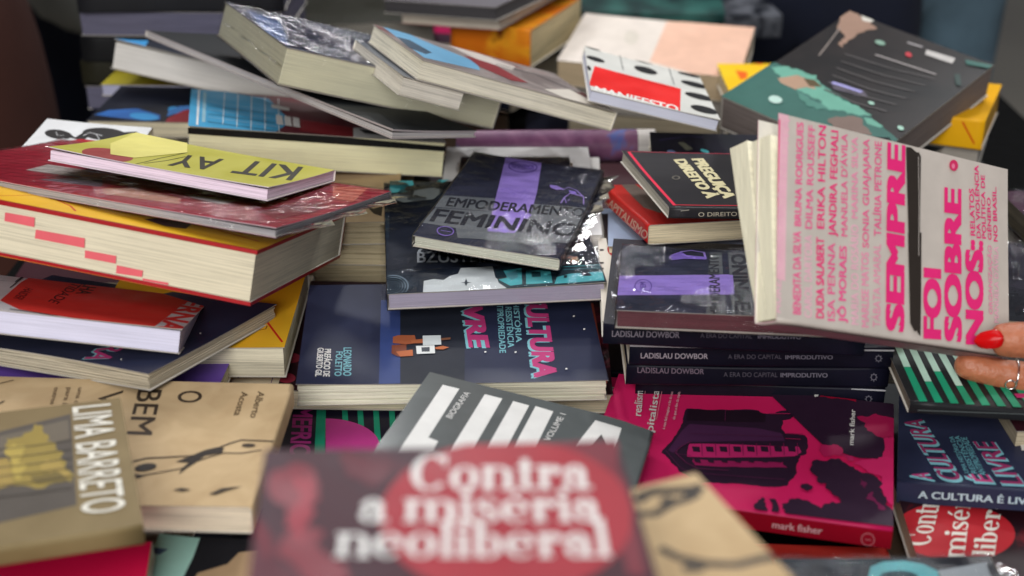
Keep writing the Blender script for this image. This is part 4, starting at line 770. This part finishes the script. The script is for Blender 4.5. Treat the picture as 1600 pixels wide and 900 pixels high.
book('manifesto', 'white paperback with rows of black eye shapes and a red block lettered MANIFESTO in white', paint((204, 203, 196)), pages=(176, 178, 192), contrast=.92, art=[
    poly((222, 44, 42), zk((515, 415), (1055, 555), (1050, 695), (480, 535))), txt((226, 220, 214), 'MANIFESTO', zk((512, 578), (1040, 705), (520, 538)), w=.05),
    line((150, 40, 40), zk((660, 462), (980, 545)), .8)]+[ell((40, 40, 42), [zk((a, b))[0], zk((a+s, b+s*.24))[0], zk((a-4, b-h))[0]]) for a, b, s, h in ((520, 375, 58, 14), (500, 312, 50, 8), (835, 440, 72, 20), (820, 385, 70, 10), (1140, 530, 84, 16), (1170, 606, 90, 18), (1200, 690, 84, 22), (1105, 470, 70, 8), (480, 430, 12, 14))]+[
    line((90, 90, 92), zk((672, 352), (694, 440)), .7), line((90, 90, 92), zk((980, 430), (1012, 530)), .7)])
book('creampink', 'cream and salmon pink book at the back, right of centre', paint((206, 196, 186)), pages=(180, 160, 130), contrast=.8, spine='back', art=[poly((212, 172, 150), zk((968, 135), (1530, 160), (1500, 520), (1240, 520), (1200, 480), (860, 385))), ell((196, 188, 176), [zk((745, 235))[0], zk((790, 235))[0], zk((745, 190))[0]])])
book('greenblack', 'large dark green and black book with mint green splashes, at the back right', mottled('black_art', (20, 21, 23), (36, 32, 32), 14, .4, .6, .34), pages=(112, 102, 98), spine='left', ct=.0015, art=[
    poly((48, 92, 84), [(1110, 150), (1190, 92), (1237, 108), (1290, 135), (1328, 160), (1378, 197), (1430, 235), (1361, 265)], jag=2),
    poly((96, 152, 134), zg((20, 420), (100, 412), (200, 440), (300, 470), (330, 530), (400, 575), (520, 650), (600, 690), (650, 725), (540, 715), (460, 690), (380, 690), (300, 660), (330, 630), (250, 590), (180, 560), (170, 500), (90, 510)), jag=5),
    poly((96, 152, 134), zg((600, 735), (650, 745), (720, 790), (700, 800), (620, 775))), poly((160, 130, 108), zg((60, 490), (130, 480), (180, 470), (260, 500), (300, 560), (240, 545), (170, 560), (80, 520))), poly((80, 66, 40), zg((220, 490), (290, 500), (340, 545), (260, 540))),
    poly((140, 112, 96), zg((500, 75), (560, 92), (640, 125), (680, 185), (600, 205), (540, 235), (500, 260), (470, 300), (440, 270), (480, 230), (430, 180)), jag=4), poly((190, 186, 176), zg((580, 100), (670, 130), (640, 145), (590, 135))), line((128, 118, 112), zg((450, 180), (380, 270), (318, 350)), 1.6),
    poly((110, 92, 84), zg((370, 760), (450, 735), (580, 740), (600, 790), (640, 850), (500, 840), (400, 800)), jag=4), poly((84, 78, 90), zg((380, 505), (600, 570), (620, 610), (420, 560)), jag=3), poly((70, 120, 108), zg((180, 575), (300, 640), (420, 700), (300, 690), (200, 620)), jag=5)]+[
    line((84, 80, 80), zg((480+j*(-26), 340+j*44), (760+j*(-42), 420+j*44+8), (1040+j*(-60), 490+j*40+8)), 1.6) for j in range(6)]+[
    line((150, 144, 142), zg((670, 345), (1050, 470)), 2.2), poly((176, 172, 168), zg((990, 315), (1170, 370), (1150, 403), (980, 345))), line((150, 146, 146), zg((870, 270), (965, 300)), 3), ell((170, 50, 60), [zg((878, 346))[0], zg((898, 350))[0], zg((876, 330))[0]]),
    ell((120, 150, 134), [zg((700, 272))[0], zg((732, 278))[0], zg((698, 258))[0]]), line((150, 146, 196), zg((400, 520), (480, 545), (585, 580)), 4), ell((170, 196, 186), [zg((45, 628))[0], zg((88, 632))[0], zg((43, 604))[0]]), ell((150, 186, 170), [zg((828, 806))[0], zg((848, 810))[0], zg((826, 792))[0]]), ell((150, 186, 170), [zg((645, 650))[0], zg((665, 654))[0], zg((643, 640))[0]]),
    line((40, 60, 56), zg((1180, 470), (1190, 540)), 5), poly((48, 92, 84), zg((1230, 380), (1420, 420), (1400, 440), (1240, 410)))])
book('yellow_mid', 'bright yellow book with orange marks between the salmon book and the dark green one', mottled('bright_yellow', (236, 178, 30), (242, 190, 44), 12, .3, .7, .4), pages=(200, 180, 140), spine='front', art=[poly((228, 100, 40), zk((1395, 440), (1470, 450), (1470, 485), (1430, 500))), poly((228, 100, 40), zk((1500, 395), (1570, 380), (1560, 410)))])
book('yellow_far', 'small yellow book with a red line, behind the right side of the dark green book', mottled('amber_card', (216, 156, 20), (228, 170, 30), 12, .3, .7, .45), pages=(200, 150, 40), spine='front', art=[line((190, 40, 24), zg((1215, 760), (1290, 900)), 1.5, face='front'), poly((120, 70, 10), zg((1000, 860), (1200, 740), (1190, 800), (1100, 880)))])
book('magenta_top', 'magenta and plum paperback at the back centre', mottled('magenta_plum', (84, 62, 78), (100, 66, 84), 8, .45, .52, .4), art=[poly((200, 36, 96), zb((690, 90), (900, 80), (960, 130), (690, 140))), poly((206, 40, 100), zb((940, 150), (1080, 160), (1330, 190), (1250, 215), (1000, 200)))])
book('gray_top1', 'pale paged paperback with a red line, near the top edge at the back centre', mottled('plum_gray', (92, 80, 84), (110, 96, 100), 12, .3, .7, .5), pages=(186, 176, 162), edge=paint((150, 50, 56)))
book('gray_top2', 'dark gray paperback on top of the pale paged one at the back centre', mottled('dusk_gray', (70, 66, 72), (88, 84, 90), 12, .3, .7, .4), pages=(60, 58, 60))
book('orange_top', 'orange and amber book with cream pages behind the blue paperback', mottled('orange_print', (206, 110, 30), (222, 150, 40), 22, .42, .58, .4, (110, 40, 20)), pages=(196, 180, 140), spine='front')
book('yellow_spine', 'olive yellow paperback corner in front of the tall dark stack at the back left', mottled('olive_yellow', (150, 138, 40), (120, 100, 40), 16, .4, .6, .5), pages=(150, 150, 172))
book('bluefig', 'black paperback with a bright blue figure and a red corner, at the left', mottled('blue_black', (28, 30, 38), (38, 40, 50), 12, .3, .7, .4), art=[
    poly((50, 96, 160), za((590, 720), (680, 690), (860, 680), (1000, 720), (1000, 750), (900, 755), (700, 735))), ell((60, 140, 196), [za((900, 730))[0], za((990, 738))[0], za((900, 708))[0]]), ell((60, 140, 196), [za((1100, 690))[0], za((1150, 695))[0], za((1100, 668))[0]]), poly((60, 110, 170), za((1040, 730), (1060, 690), (1120, 665), (1200, 660), (1200, 690), (1090, 715))),
    poly((150, 44, 56), za((880, 795), (1020, 785), (1050, 740), (1150, 690), (1250, 680), (1250, 800)))])
book('back_olive', 'dark olive paperback at the back edge, behind the thick shrink wrapped one', paint((44, 44, 38), .5), pages=(120, 116, 108), contrast=.6)
book('back_teal', 'dark teal paperback at the back edge, just left of the cream and salmon book', mottled('deep_teal', (30, 50, 50), (50, 90, 84), 12, .4, .6, .5), pages=(110, 108, 100), contrast=.6, spine='front')
book('back_gray', 'dark gray speckled paperback at the back edge, behind the cream and salmon book', mottled('speckled_gray', (34, 36, 42), (96, 98, 104), 26, .46, .6, .5), pages=(120, 118, 116), contrast=.6, spine='front')
sp = [('dark navy', (24, 26, 40)), ('black', (22, 22, 26)), ('dark olive', (40, 38, 26)), ('black', (20, 20, 24)), ('deep violet', (28, 24, 44)), ('charcoal', (34, 34, 38)), ('black', (24, 24, 26))]
ords = ['lowest', 'second from the bottom', 'third from the bottom', 'middle one', 'third from the top', 'second from the top', 'topmost']
for i in range(7):
    cx, cy = -.346+random.uniform(-.006, .006), 1.465+random.uniform(-.005, .005)
    s_ = i in (1, 4)
    arts = []
    if i in (3, 5, 6):
        X0 = (280, 190, 165)[(3, 5, 6).index(i)]; arts = []
    book('dk%d' % i, '%s paperback in the tall dark stack at the back left, %s' % (sp[i][0], ords[i]), paint(sp[i][1], .6, .8), pages=(84, 82, 100), spine='front' if not s_ else 'back',
         group='dark paperbacks in a tall stack', pose=(cx, cy, .115+i*.0266, random.uniform(-.05, .05), 0, 0, .215, .145, .0262 if not s_ else .0262), art=[
         txt((120, 118, 130), ('REVOLTA', 'MEMÓRIA', 'HISTÓRIA', 'POESIA', 'BRASIL', 'TERRA', 'CIDADE')[i], [(265-i*9, 150-i*21), (300-i*9, 151-i*21), (265-i*9, 144-i*21)], face='front', w=.05)] if i in (3, 6) else ())
# right and bottom edges
book('cultura_right', 'navy paperback with spine reading A CULTURA É LIVRE, at the right edge', navyc, spine='front', art=[
    txt(CY, 'A', z8((693, 518), (668, 482), (592, 514)), w=.06), txt(PI_, 'A', z8((680, 506), (662, 480), (600, 502)), w=.03),
    txt(CY, 'CULTURA', z8((818, 522), (645, 258), (712, 518)), w=.08), txt((140, 50, 92), 'CULTURA', z8((806, 510), (636, 254), (712, 506)), w=.035),
    txt((96, 150, 160), 'UMA HISTÓRIA DA', z8((832, 478), (765, 325), (812, 478)), w=.03), txt((96, 150, 160), 'RESISTÊNCIA', z8((866, 480), (790, 322), (842, 480)), w=.03), txt((96, 150, 160), 'ANTIPROPRIEDADE', z8((905, 488), (822, 328), (876, 488)), w=.03),
    txt(CY, 'É', z8((945, 528), (915, 486), (850, 524)), w=.06), txt(PI_, 'É', z8((934, 518), (910, 486), (856, 514)), w=.03), txt(CY, 'LIVRE', z8((1072, 536), (942, 350), (962, 532)), w=.08), txt((140, 50, 92), 'LIVRE', z8((1060, 526), (934, 348), (962, 522)), w=.035),
    poly((200, 196, 190), z8((1040, 345), (1065, 340), (1070, 380), (1050, 385))),
    poly((46, 50, 72), [(1380, 750), (1700, 765), (1700, 830), (1380, 800)], face='front'), txt((176, 196, 204), 'A CULTURA É LIVRE', z8((620, 578), (1132, 607), (622, 550)), face='front', w=.05)])
st = []
for i in range(8):
    x0 = 1397+i*21.5; y0 = 540+i*2; x1 = 1436+i*24.5; y1 = 629+i*1.5; f = (.38, .62, .42, .66, .3, .2, .5, .4)[i]; wd = 11
    mx_, my_ = x0+(x1-x0)*f, y0+(y1-y0)*f
    st += [poly((176, 206, 190), [(x0, y0), (x0+wd, y0), (mx_+wd, my_), (mx_, my_)]), poly((32, 146, 108), [(mx_, my_), (mx_+wd, my_), (x1+wd+2, y1), (x1, y1)])]
book('green_right', 'black paperback with slanting green and mint stripes, beneath the hand at the right', mottled('stripe_black', (32, 34, 36), (42, 42, 44), 18, .3, .7, .4), pages=(110, 100, 86), spine='front', art=st+[
    poly((190, 50, 110), z8((1015, 150), (1080, 150), (1080, 168), (1030, 168))), line((86, 92, 92), z8((618, 214), (1020, 228), (1200, 236)), .6, face='front')])
contra2 = mottled('wine_black_print', (40, 22, 28), (44, 24, 30), 24, .48, .56, .38, (110, 30, 36))
book('contra_br', 'dark red paperback with white serif title turned sideways on a red disc, bottom right', contra2, art=[
    ell((176, 40, 48), [z8((772, 715))[0], z8((1022, 722))[0], z8((765, 600))[0]]),
    ('serif', (226, 218, 206), 'Contra', z8((668, 776), (722, 560), (560, 772)), {}), ('serif', (226, 218, 206), 'a miséria', z8((800, 905), (850, 520), (700, 900)), {}), ('serif', (226, 218, 206), 'neoliberal', z8((910, 990), (975, 560), (812, 985)), {})])
book('wrap_br', 'shrink wrapped charcoal paperback with a turquoise shape, at the bottom right edge', mottled('storm_gray', (40, 42, 50), (54, 58, 66), 16, .4, .6, .3), wrap=.012, crinkle=2.0, art=[
    poly((110, 186, 190), z8((425, 862), (480, 842), (560, 838), (640, 852), (700, 880), (720, 960), (400, 960))), ell((50, 80, 90), [z8((540, 905))[0], z8((620, 905))[0], z8((540, 880))[0]]), poly((170, 176, 180), z8((700, 880), (900, 850), (940, 960), (740, 960)))])
book('red_bottom', 'orange red paperback lying under the magenta one near the bottom right', mottled('vermilion', (206, 60, 52), (220, 76, 66), 14, .3, .7, .4))
book('magenta_bl', 'magenta paperback at the bottom left corner, beneath the olive one', mottled('crimson_magenta', (176, 18, 60), (190, 26, 70), 10, .3, .7, .4))
book('mint_bl', 'black paperback with a mint green stripe, at the bottom left of the near red book', paint((40, 40, 44)), spine='left', art=[poly((166, 212, 200), z5((700, 725), (880, 740), (850, 820), (780, 960), (560, 960), (640, 800))), poly((70, 90, 120), z5((650, 780), (740, 790), (700, 815), (660, 805))), poly((176, 148, 116), z5((1050, 800), (1200, 780), (1200, 960), (820, 960), (870, 890), (1000, 850)))])
book('dark_right', 'black shrink wrapped paperback behind the hand at the right edge', mottled('night', (34, 34, 40), (56, 52, 62), 14, .4, .6, .25), wrap=.01)
book('dark_right2', 'dark plum paperback at the right edge beyond the held book', mottled('plum_dark', (50, 40, 52), (80, 50, 66), 10, .4, .6, .35), wrap=.004)
# the lower layers of the pile: plain books bedded on the cloth, seen only in the gaps
BUR = [(26, 28, 42), (34, 30, 34), (60, 30, 38), (40, 44, 48), (30, 36, 52), (70, 56, 44)]
BUN = ['navy', 'black', 'wine red', 'slate', 'dark blue', 'dull brown']
nb = 0
def buried(cx, cy, z0, yaw, L, W, T):
    global nb
    cn = BUN[nb % 6]
    book('buried%d' % nb, '%s paperback buried in the lower layers of the pile' % cn, paint(BUR[nb % 6], .5), pages=((168, 156, 132), (150, 144, 136))[nb % 2], contrast=.6, sig=3,
         spine=('front', 'left', 'back')[nb % 3], group='%s books buried in the lower layers of the pile' % cn, pose=(cx, cy, z0+T, yaw, 0, 0, L, W, T)); nb += 1
BASE = .0445
gy = .50
while gy < 1.56:
    for gx in (-.34, -.115, .115, .34):
        if not (gy < .8 and .03 < gx < .3): buried(gx+random.uniform(-.008, .008), gy, BASE, random.uniform(-.05, .05), .205, .14, .019)
    gy += .16
def prop(key, n, k=.85, dx=0, dy=0, zt=None):
    p = POSES[key]; M3 = rotm(*p[3:6]); L, W, T = p[6:]; c = Vector(p[:3])
    zb = zt or min((c+M3@Vector((a*L*.45, q*W*.45, -T))).z for a in (-1, 1) for q in (-1, 1))-.001
    z0 = BASE+.0195; t = (zb-z0)/n
    for i in range(n): buried(c.x+dx+random.uniform(-.004, .004), c.y+dy+random.uniform(-.004, .004), z0+i*t, p[3]+random.uniform(-.06, .06), L*k, W*k, t-.0006)
prop('kraft_near', 8, .95); prop('bem_viver', 2, .7, -.03, .03); prop('magenta_bl', 1, .9); prop('greenblack', 3, .85); prop('creampink', 2, .85); prop('dark_right', 2, .9); prop('dark_right2', 2, .9)
prop('kraft_stack3', 1, .9); prop('yellow_mid', 2, .9); prop('graypage', 3, .8, .02, .03); prop('dowbor4', 1, .92); prop('preguica', 3, .8, .02, .01, .138); prop('green_right', 1, .9, .06); prop('yellow_far', 3, .9); prop('magenta_top', 1, .85)
prop('navy_r', 1, .8, -.03, zt=.088); prop('city', 2, .85)
for k in range(1): buried(-.346, 1.465, BASE+.0195, .02, .21, .14, .022)
# rolled poster
def roll():
    r_ = empty('rolled_poster', Matrix.Translation(at(868, 229, 1.275))@Matrix.Rotation(math.radians(1.5), 4, 'Z')); tag(r_, 'purple rolled poster with a white end, lying behind the charcoal books', 'poster')
    bm = bmesh.new(); n = 60; hl = .094; prev = None
    def ringpts(x, r0): return [(x, (r0-.0035*a/(2*math.pi))*math.cos(a), (r0-.0035*a/(2*math.pi))*math.sin(a)) for a in (2*math.pi*2.2*i/n for i in range(n))]
    cols = [[bm.verts.new(p) for p in ringpts(x, .0165)] for x in (-hl, -.04, 0, .04, hl-.017, hl)]
    for k, (a, b) in enumerate(zip(cols, cols[1:])):
        for i in range(n-1): f = bm.faces.new((a[i], b[i], b[i+1], a[i+1])); f.smooth = True; f.material_index = 1 if k == 4 else 0
    me = bpy.data.meshes.new('paper_roll'); bm.to_mesh(me); bm.free(); me.materials.append(mottled('purple_poster', (106, 66, 96), (130, 88, 116), 26, .4, .6, .45, (90, 100, 160))); me.materials.append(paper((206, 200, 194), .8, 300))
    link('paper_roll', me, r_)
roll()

# ------------------------------------------------------------------ the held book
pink = []
def name_line(c, s, xb, yb, xt, yt, wpx, **o): return txt(c, s, [(xb, yb), (xt, yt), (xb-wpx, yb-1)], **o)
P1, P2, P3 = (236, 90, 140), (232, 140, 168), (228, 170, 186)
held_art = [
    poly((226, 176, 186), [(1209, 170), (1232, 178), (1226, 440), (1207, 430)]), poly(PK, [(1214, 186), (1219, 187), (1213, 417), (1204, 416)]),
    name_line(P3, 'ÁUREA CAROLINA', 1218, 490, 1224, 320, 12), name_line(P3, 'BENEDITA', 1226, 310, 1234, 186, 12),
    name_line(P1, 'BENEDITA DA SILVA', 1250, 492, 1251, 362, 13, w=.05), name_line(P1, 'BRUNA RODRIGUES', 1251, 354, 1255, 192, 11, w=.05),
    name_line(P3, 'CAROL DARTORA', 1267, 497, 1268, 368, 12), name_line(P1, 'DILMA ROUSSEFF', 1268, 358, 1273, 197, 11, w=.03),
    name_line(PK, 'DUDA SALABERT', 1286, 498, 1287, 372, 13, w=.05), name_line(PK, 'ERIKA HILTON', 1287, 358, 1290, 197, 12, w=.03),
    name_line(P1, 'ISA PENNA', 1303, 502, 1304, 380, 12, w=.02), name_line(PK, 'JANDIRA FEGHALI', 1305, 370, 1309, 205, 12, w=.04),
    name_line(P1, 'JÔ MORAES', 1320, 505, 1322, 385, 12, w=.05), name_line(P1, "MANUELA D'ÁVILA", 1323, 370, 1323, 210, 10, w=.02),
    name_line(P3, 'MARIA DO ROSÁRIO', 1340, 508, 1340, 352, 12), name_line(P2, 'MARINA SILVA', 1339, 342, 1339, 215, 10),
    name_line(P2, 'MARLISE MATOS', 1356, 512, 1356, 395, 12, w=.03), name_line(P1, 'SONIA GUAJAJARA', 1356, 388, 1357, 218, 10, w=.02),
    name_line(P2, 'TÁBATA AMARAL', 1374, 512, 1375, 382, 12, w=.01), name_line(P1, 'TALÍRIA PETRONE', 1375, 370, 1376, 222, 11, w=.02),
    txt(PK, 'SEMPRE', [(1411, 520), (1413, 228), (1380, 516)], w=.10), txt(PK, 'FOI', [(1469, 531), (1469, 421), (1439, 529)], w=.10), txt(PK, 'SOBRE', [(1501, 535), (1500, 296), (1472, 533)], w=.10), txt(PK, 'NOS:', [(1535, 540), (1534, 377), (1505, 538)], w=.10),
    txt(PK, 'RELATOS', zh((1328, 692), (1318, 436), (1302, 690)), w=.03), txt(PK, 'DA VIOLÊNCIA', zh((1358, 706), (1342, 310), (1335, 704)), w=.03), txt(PK, 'POLÍTICA DE', zh((1386, 708), (1376, 364), (1364, 706)), w=.03), txt(PK, 'GÊNERO', zh((1416, 716), (1408, 486), (1396, 714)), w=.03), txt(PK, 'NO BRASIL.', zh((1448, 724), (1438, 428), (1426, 722)), w=.03),
    name_line(P2, 'ORGANIZAÇÃO', 1549, 492, 1547, 384, 6), name_line(P3, "MANUELA D'ÁVILA", 1558, 505, 1557, 386, 7),
    ell((200, 50, 96), [zh((1208, 310))[0], zh((1231, 312))[0], zh((1208, 280))[0]]), ell((226, 120, 150), [zh((1205, 314))[0], zh((1214, 314))[0], zh((1205, 300))[0]]),
    poly((52, 46, 42), zh((950, 210), (975, 212), (1008, 240), (1018, 238), (1030, 262), (1026, 600), (1024, 900), (970, 900))), poly((52, 46, 42), zi((886, -60), (964, -60), (962, 300), (958, 546), (945, 530), (936, 512), (924, 520), (898, 468), (892, 200))),
    line((206, 196, 188), zh((1016, 262), (1020, 500), (1018, 800)), .35)]
heldroot, HM = book('held', 'pale gray paperback with hot pink lettering SEMPRE FOI SOBRE NOS, held by a hand', paint((190, 181, 172), .45), pages=(206, 202, 178), spine='front', edge=paint((196, 150, 160)), nopages=True, art=held_art+[poly((150, 112, 118), [(1180, 495), (1600, 545), (1600, 600), (1180, 540)], face='front')])
# pages splayed open behind the cover, fanning from the spine
def fan():
    x, y, z, yaw, pt, rl, L, W, T = POSES['held']; bm = bmesh.new(); rnd = random.Random(3)
    for (a0, a1, f0, f1, sh, cut) in ((10.5, 14.5, .50, .06, .0015, .010), (3.5, 8.5, .93, .54, .001, .013)):
        n = 10; S_ = []
        for i in range(n):
            f = i/(n-1); ang = math.radians(a0+(a1-a0)*f); z0 = T*(f0+(f1-f0)*f); row = []
            for j in range(9):
                t = j/8; l = W-cut-rnd.uniform(0, .0002)*(j == 8); yy = -W/2+.002+l*t*math.cos(ang); zz_ = z0-l*t*math.sin(ang)-.0012*math.sin(math.pi*t)
                e = rnd.uniform(-.0001, .0001) if j else 0
                row.append([bm.verts.new((xx, yy, zz_-.002*(1-math.cos((xx+L/2)*6)))) for xx in (-L/2+sh+e, -L/4, 0, L/4, L/2-.004)])
            S_.append(row)
        for rr in (S_[0], S_[-1]):
            for p, q in zip(rr, rr[1:]):
                for k in range(4): ff = bm.faces.new((p[k], p[k+1], q[k+1], q[k])); ff.smooth = True
        for p, q in zip(S_, S_[1:]):
            for k in (0, 4):
                for j in range(8): bm.faces.new((p[j][k], p[j+1][k], q[j+1][k], q[j][k]))
            for j in (0, 8):
                for k in range(4): bm.faces.new((p[j][k], p[j][k+1], q[j][k+1], q[j][k]))
    bmesh.ops.recalc_face_normals(bm, faces=bm.faces)
    me = bpy.data.meshes.new('loose_pages'); bm.to_mesh(me); bm.free(); me.materials.append(paper((206, 200, 176), .86, 1500))
    link('loose_pages', me, heldroot)
fan()
# ------------------------------------------------------------------ hand
def hand():
    r = empty('person', Matrix.Translation(at(1900, 760, .95))); tag(r, 'person with a red painted thumbnail holding up the pink lettered book', 'person')
    inv = r.matrix_world.inverted()
    D = .873
    spec = []
    P = lambda x, y, d: tuple(inv@at(x, y, d))
    V = []; E = []; R_ = []
    def add(p, rr, par=None):
        V.append(p); R_.append(rr); 
        if par is not None: E.append((par, len(V)-1))
        return len(V)-1
    wr = add(P(1850, 575, D+.0), (.027, .019)); fa = add(P(2060, 600, D-.03), (.031, .026), wr); f2 = add(P(2420, 660, D-.10), (.038, .036), fa)
    pm = add(P(1745, 588, D+.012), (.030, .018), wr)
    th0 = add(P(1725, 556, D+.004), .0145, pm); th1 = add(P(1655, 533, D-.012), .0132, th0); th2 = add(P(1600, 531, D-.0145), .0125, th1); th3 = add(P(1566, 531, D-.0125), .0118, th2); th4 = add(P(1547, 532, D-.0105), .0088, th3)
    for (pts, rs) in (
        ([(1690, 596, .014), (1645, 596, .010), (1600, 589, .010), (1556, 583, .012), (1518, 573, .014), (1490, 566, .015)], (.0128, .0108, .0112, .0100, .0104, .0080)),
        ([(1705, 622, .02), (1665, 620, .020), (1640, 612, .030), (1612, 600, .040), (1596, 590, .046)], (.0115, .0100, .0096, .0088, .0066)),
        ([(1720, 646, .026), (1690, 648, .03), (1668, 640, .04), (1650, 628, .048), (1636, 616, .053)], (.0110, .0092, .0088, .0078, .0060)),
        ([(1740, 668, .03), (1712, 672, .036), (1694, 664, .046), (1680, 654, .052), (1670, 644, .056)], (.0098, .0084, .0078, .0068, .0054))):
        k = pm
        for (x, y, d), rr in zip(pts, rs): k = add(P(x, y, D+d), rr, k)
    b = skin_mesh('body', V, E, R_, skin, r, sub=3, root=0)
    skin_mesh('sleeve', [P(2030, 597, D-.026), P(2200, 622, D-.06), P(2520, 680, D-.12)], [(0, 1), (1, 2)], [.040, .044, .052], black, r)
    # thumb nail: a curved lacquered plate on the side of the thumb that faces us
    bm = bmesh.new(); nu, nv = 12, 10; c0 = Vector(P(1544, 531, D-.0216)); ax = (Vector(P(1523, 534, D-.0165))-Vector(P(1565, 529, D-.0245))).normalized()
    tocam = (inv@CAMP-c0).normalized(); side = ax.cross(tocam).normalized(); nrm = side.cross(ax).normalized()
    hl = .0088; g = []
    for i in range(nu+1):
        row = []; u = -1+2*i/nu
        wdt = .0056*math.sqrt(max(.0, 1-abs(u)**(2.2 if u > 0 else 3.4)))*(1-.12*u)
        for j in range(nv+1):
            v = -1+2*j/nv; row.append(bm.verts.new(c0+ax*(hl*u)+side*(wdt*v)+nrm*(-.0030*v*v-.0012*u*u+.0004)))
        g.append(row)
    for i in range(nu):
        for j in range(nv): f = bm.faces.new((g[i][j], g[i+1][j], g[i+1][j+1], g[i][j+1])); f.smooth = True
    me = bpy.data.meshes.new('thumb_nail'); bm.to_mesh(me); bm.free(); m = paint((196, 14, 22), .14, 1.0); me.materials.append(m)
    o = link('thumb_nail', me, r); md = o.modifiers.new('t', 'SOLIDIFY'); md.thickness = .0008; md.offset = -1; o.modifiers.new('s', 'SUBSURF').levels = 1
    # ring round the middle finger
    rr = empty('ring', Matrix.Translation(at(1584, 588, D+.010))); tag(rr, 'thin silver ring on a finger under the held book', 'ring')
    bm = bmesh.new(); a1 = (Vector(at(1600, 591, D+.010))-Vector(at(1560, 584, D+.012))).normalized(); b1 = a1.cross(Vector((0, 0, 1))).normalized(); c1 = a1.cross(b1)
    def torus(c, u, v, R1, r1):
        n1, n2 = 40, 8; gg = []
        for i in range(n1):
            a = 2*math.pi*i/n1; d = u*math.cos(a)+v*math.sin(a); w_ = u.cross(v).normalized()
            gg.append([bm.verts.new(c+d*(R1+r1*math.cos(t))+w_*(r1*math.sin(t))) for t in (2*math.pi*k/n2 for k in range(n2))])
        for i in range(n1):
            for k in range(n2): f = bm.faces.new((gg[i][k], gg[(i+1) % n1][k], gg[(i+1) % n1][(k+1) % n2], gg[i][(k+1) % n2])); f.smooth = True
    torus(Vector((0, 0, 0)), b1, c1, .0114, .0006)
    toc = (CAMP-at(1584, 588, D+.010)).normalized(); torus(toc*.0118-Vector((0, 0, .0065))-a1*.001, a1, c1, .0032, .0005)
    me = bpy.data.meshes.new('band'); bm.to_mesh(me); bm.free(); m2, nt, bb = new_mat('silver'); bb.inputs['Metallic'].default_value = 1; bb.inputs['Roughness'].default_value = .15; bb.inputs['Base Color'].default_value = (.85, .84, .82, 1); me.materials.append(m2)
    link('band', me, rr)
hand()
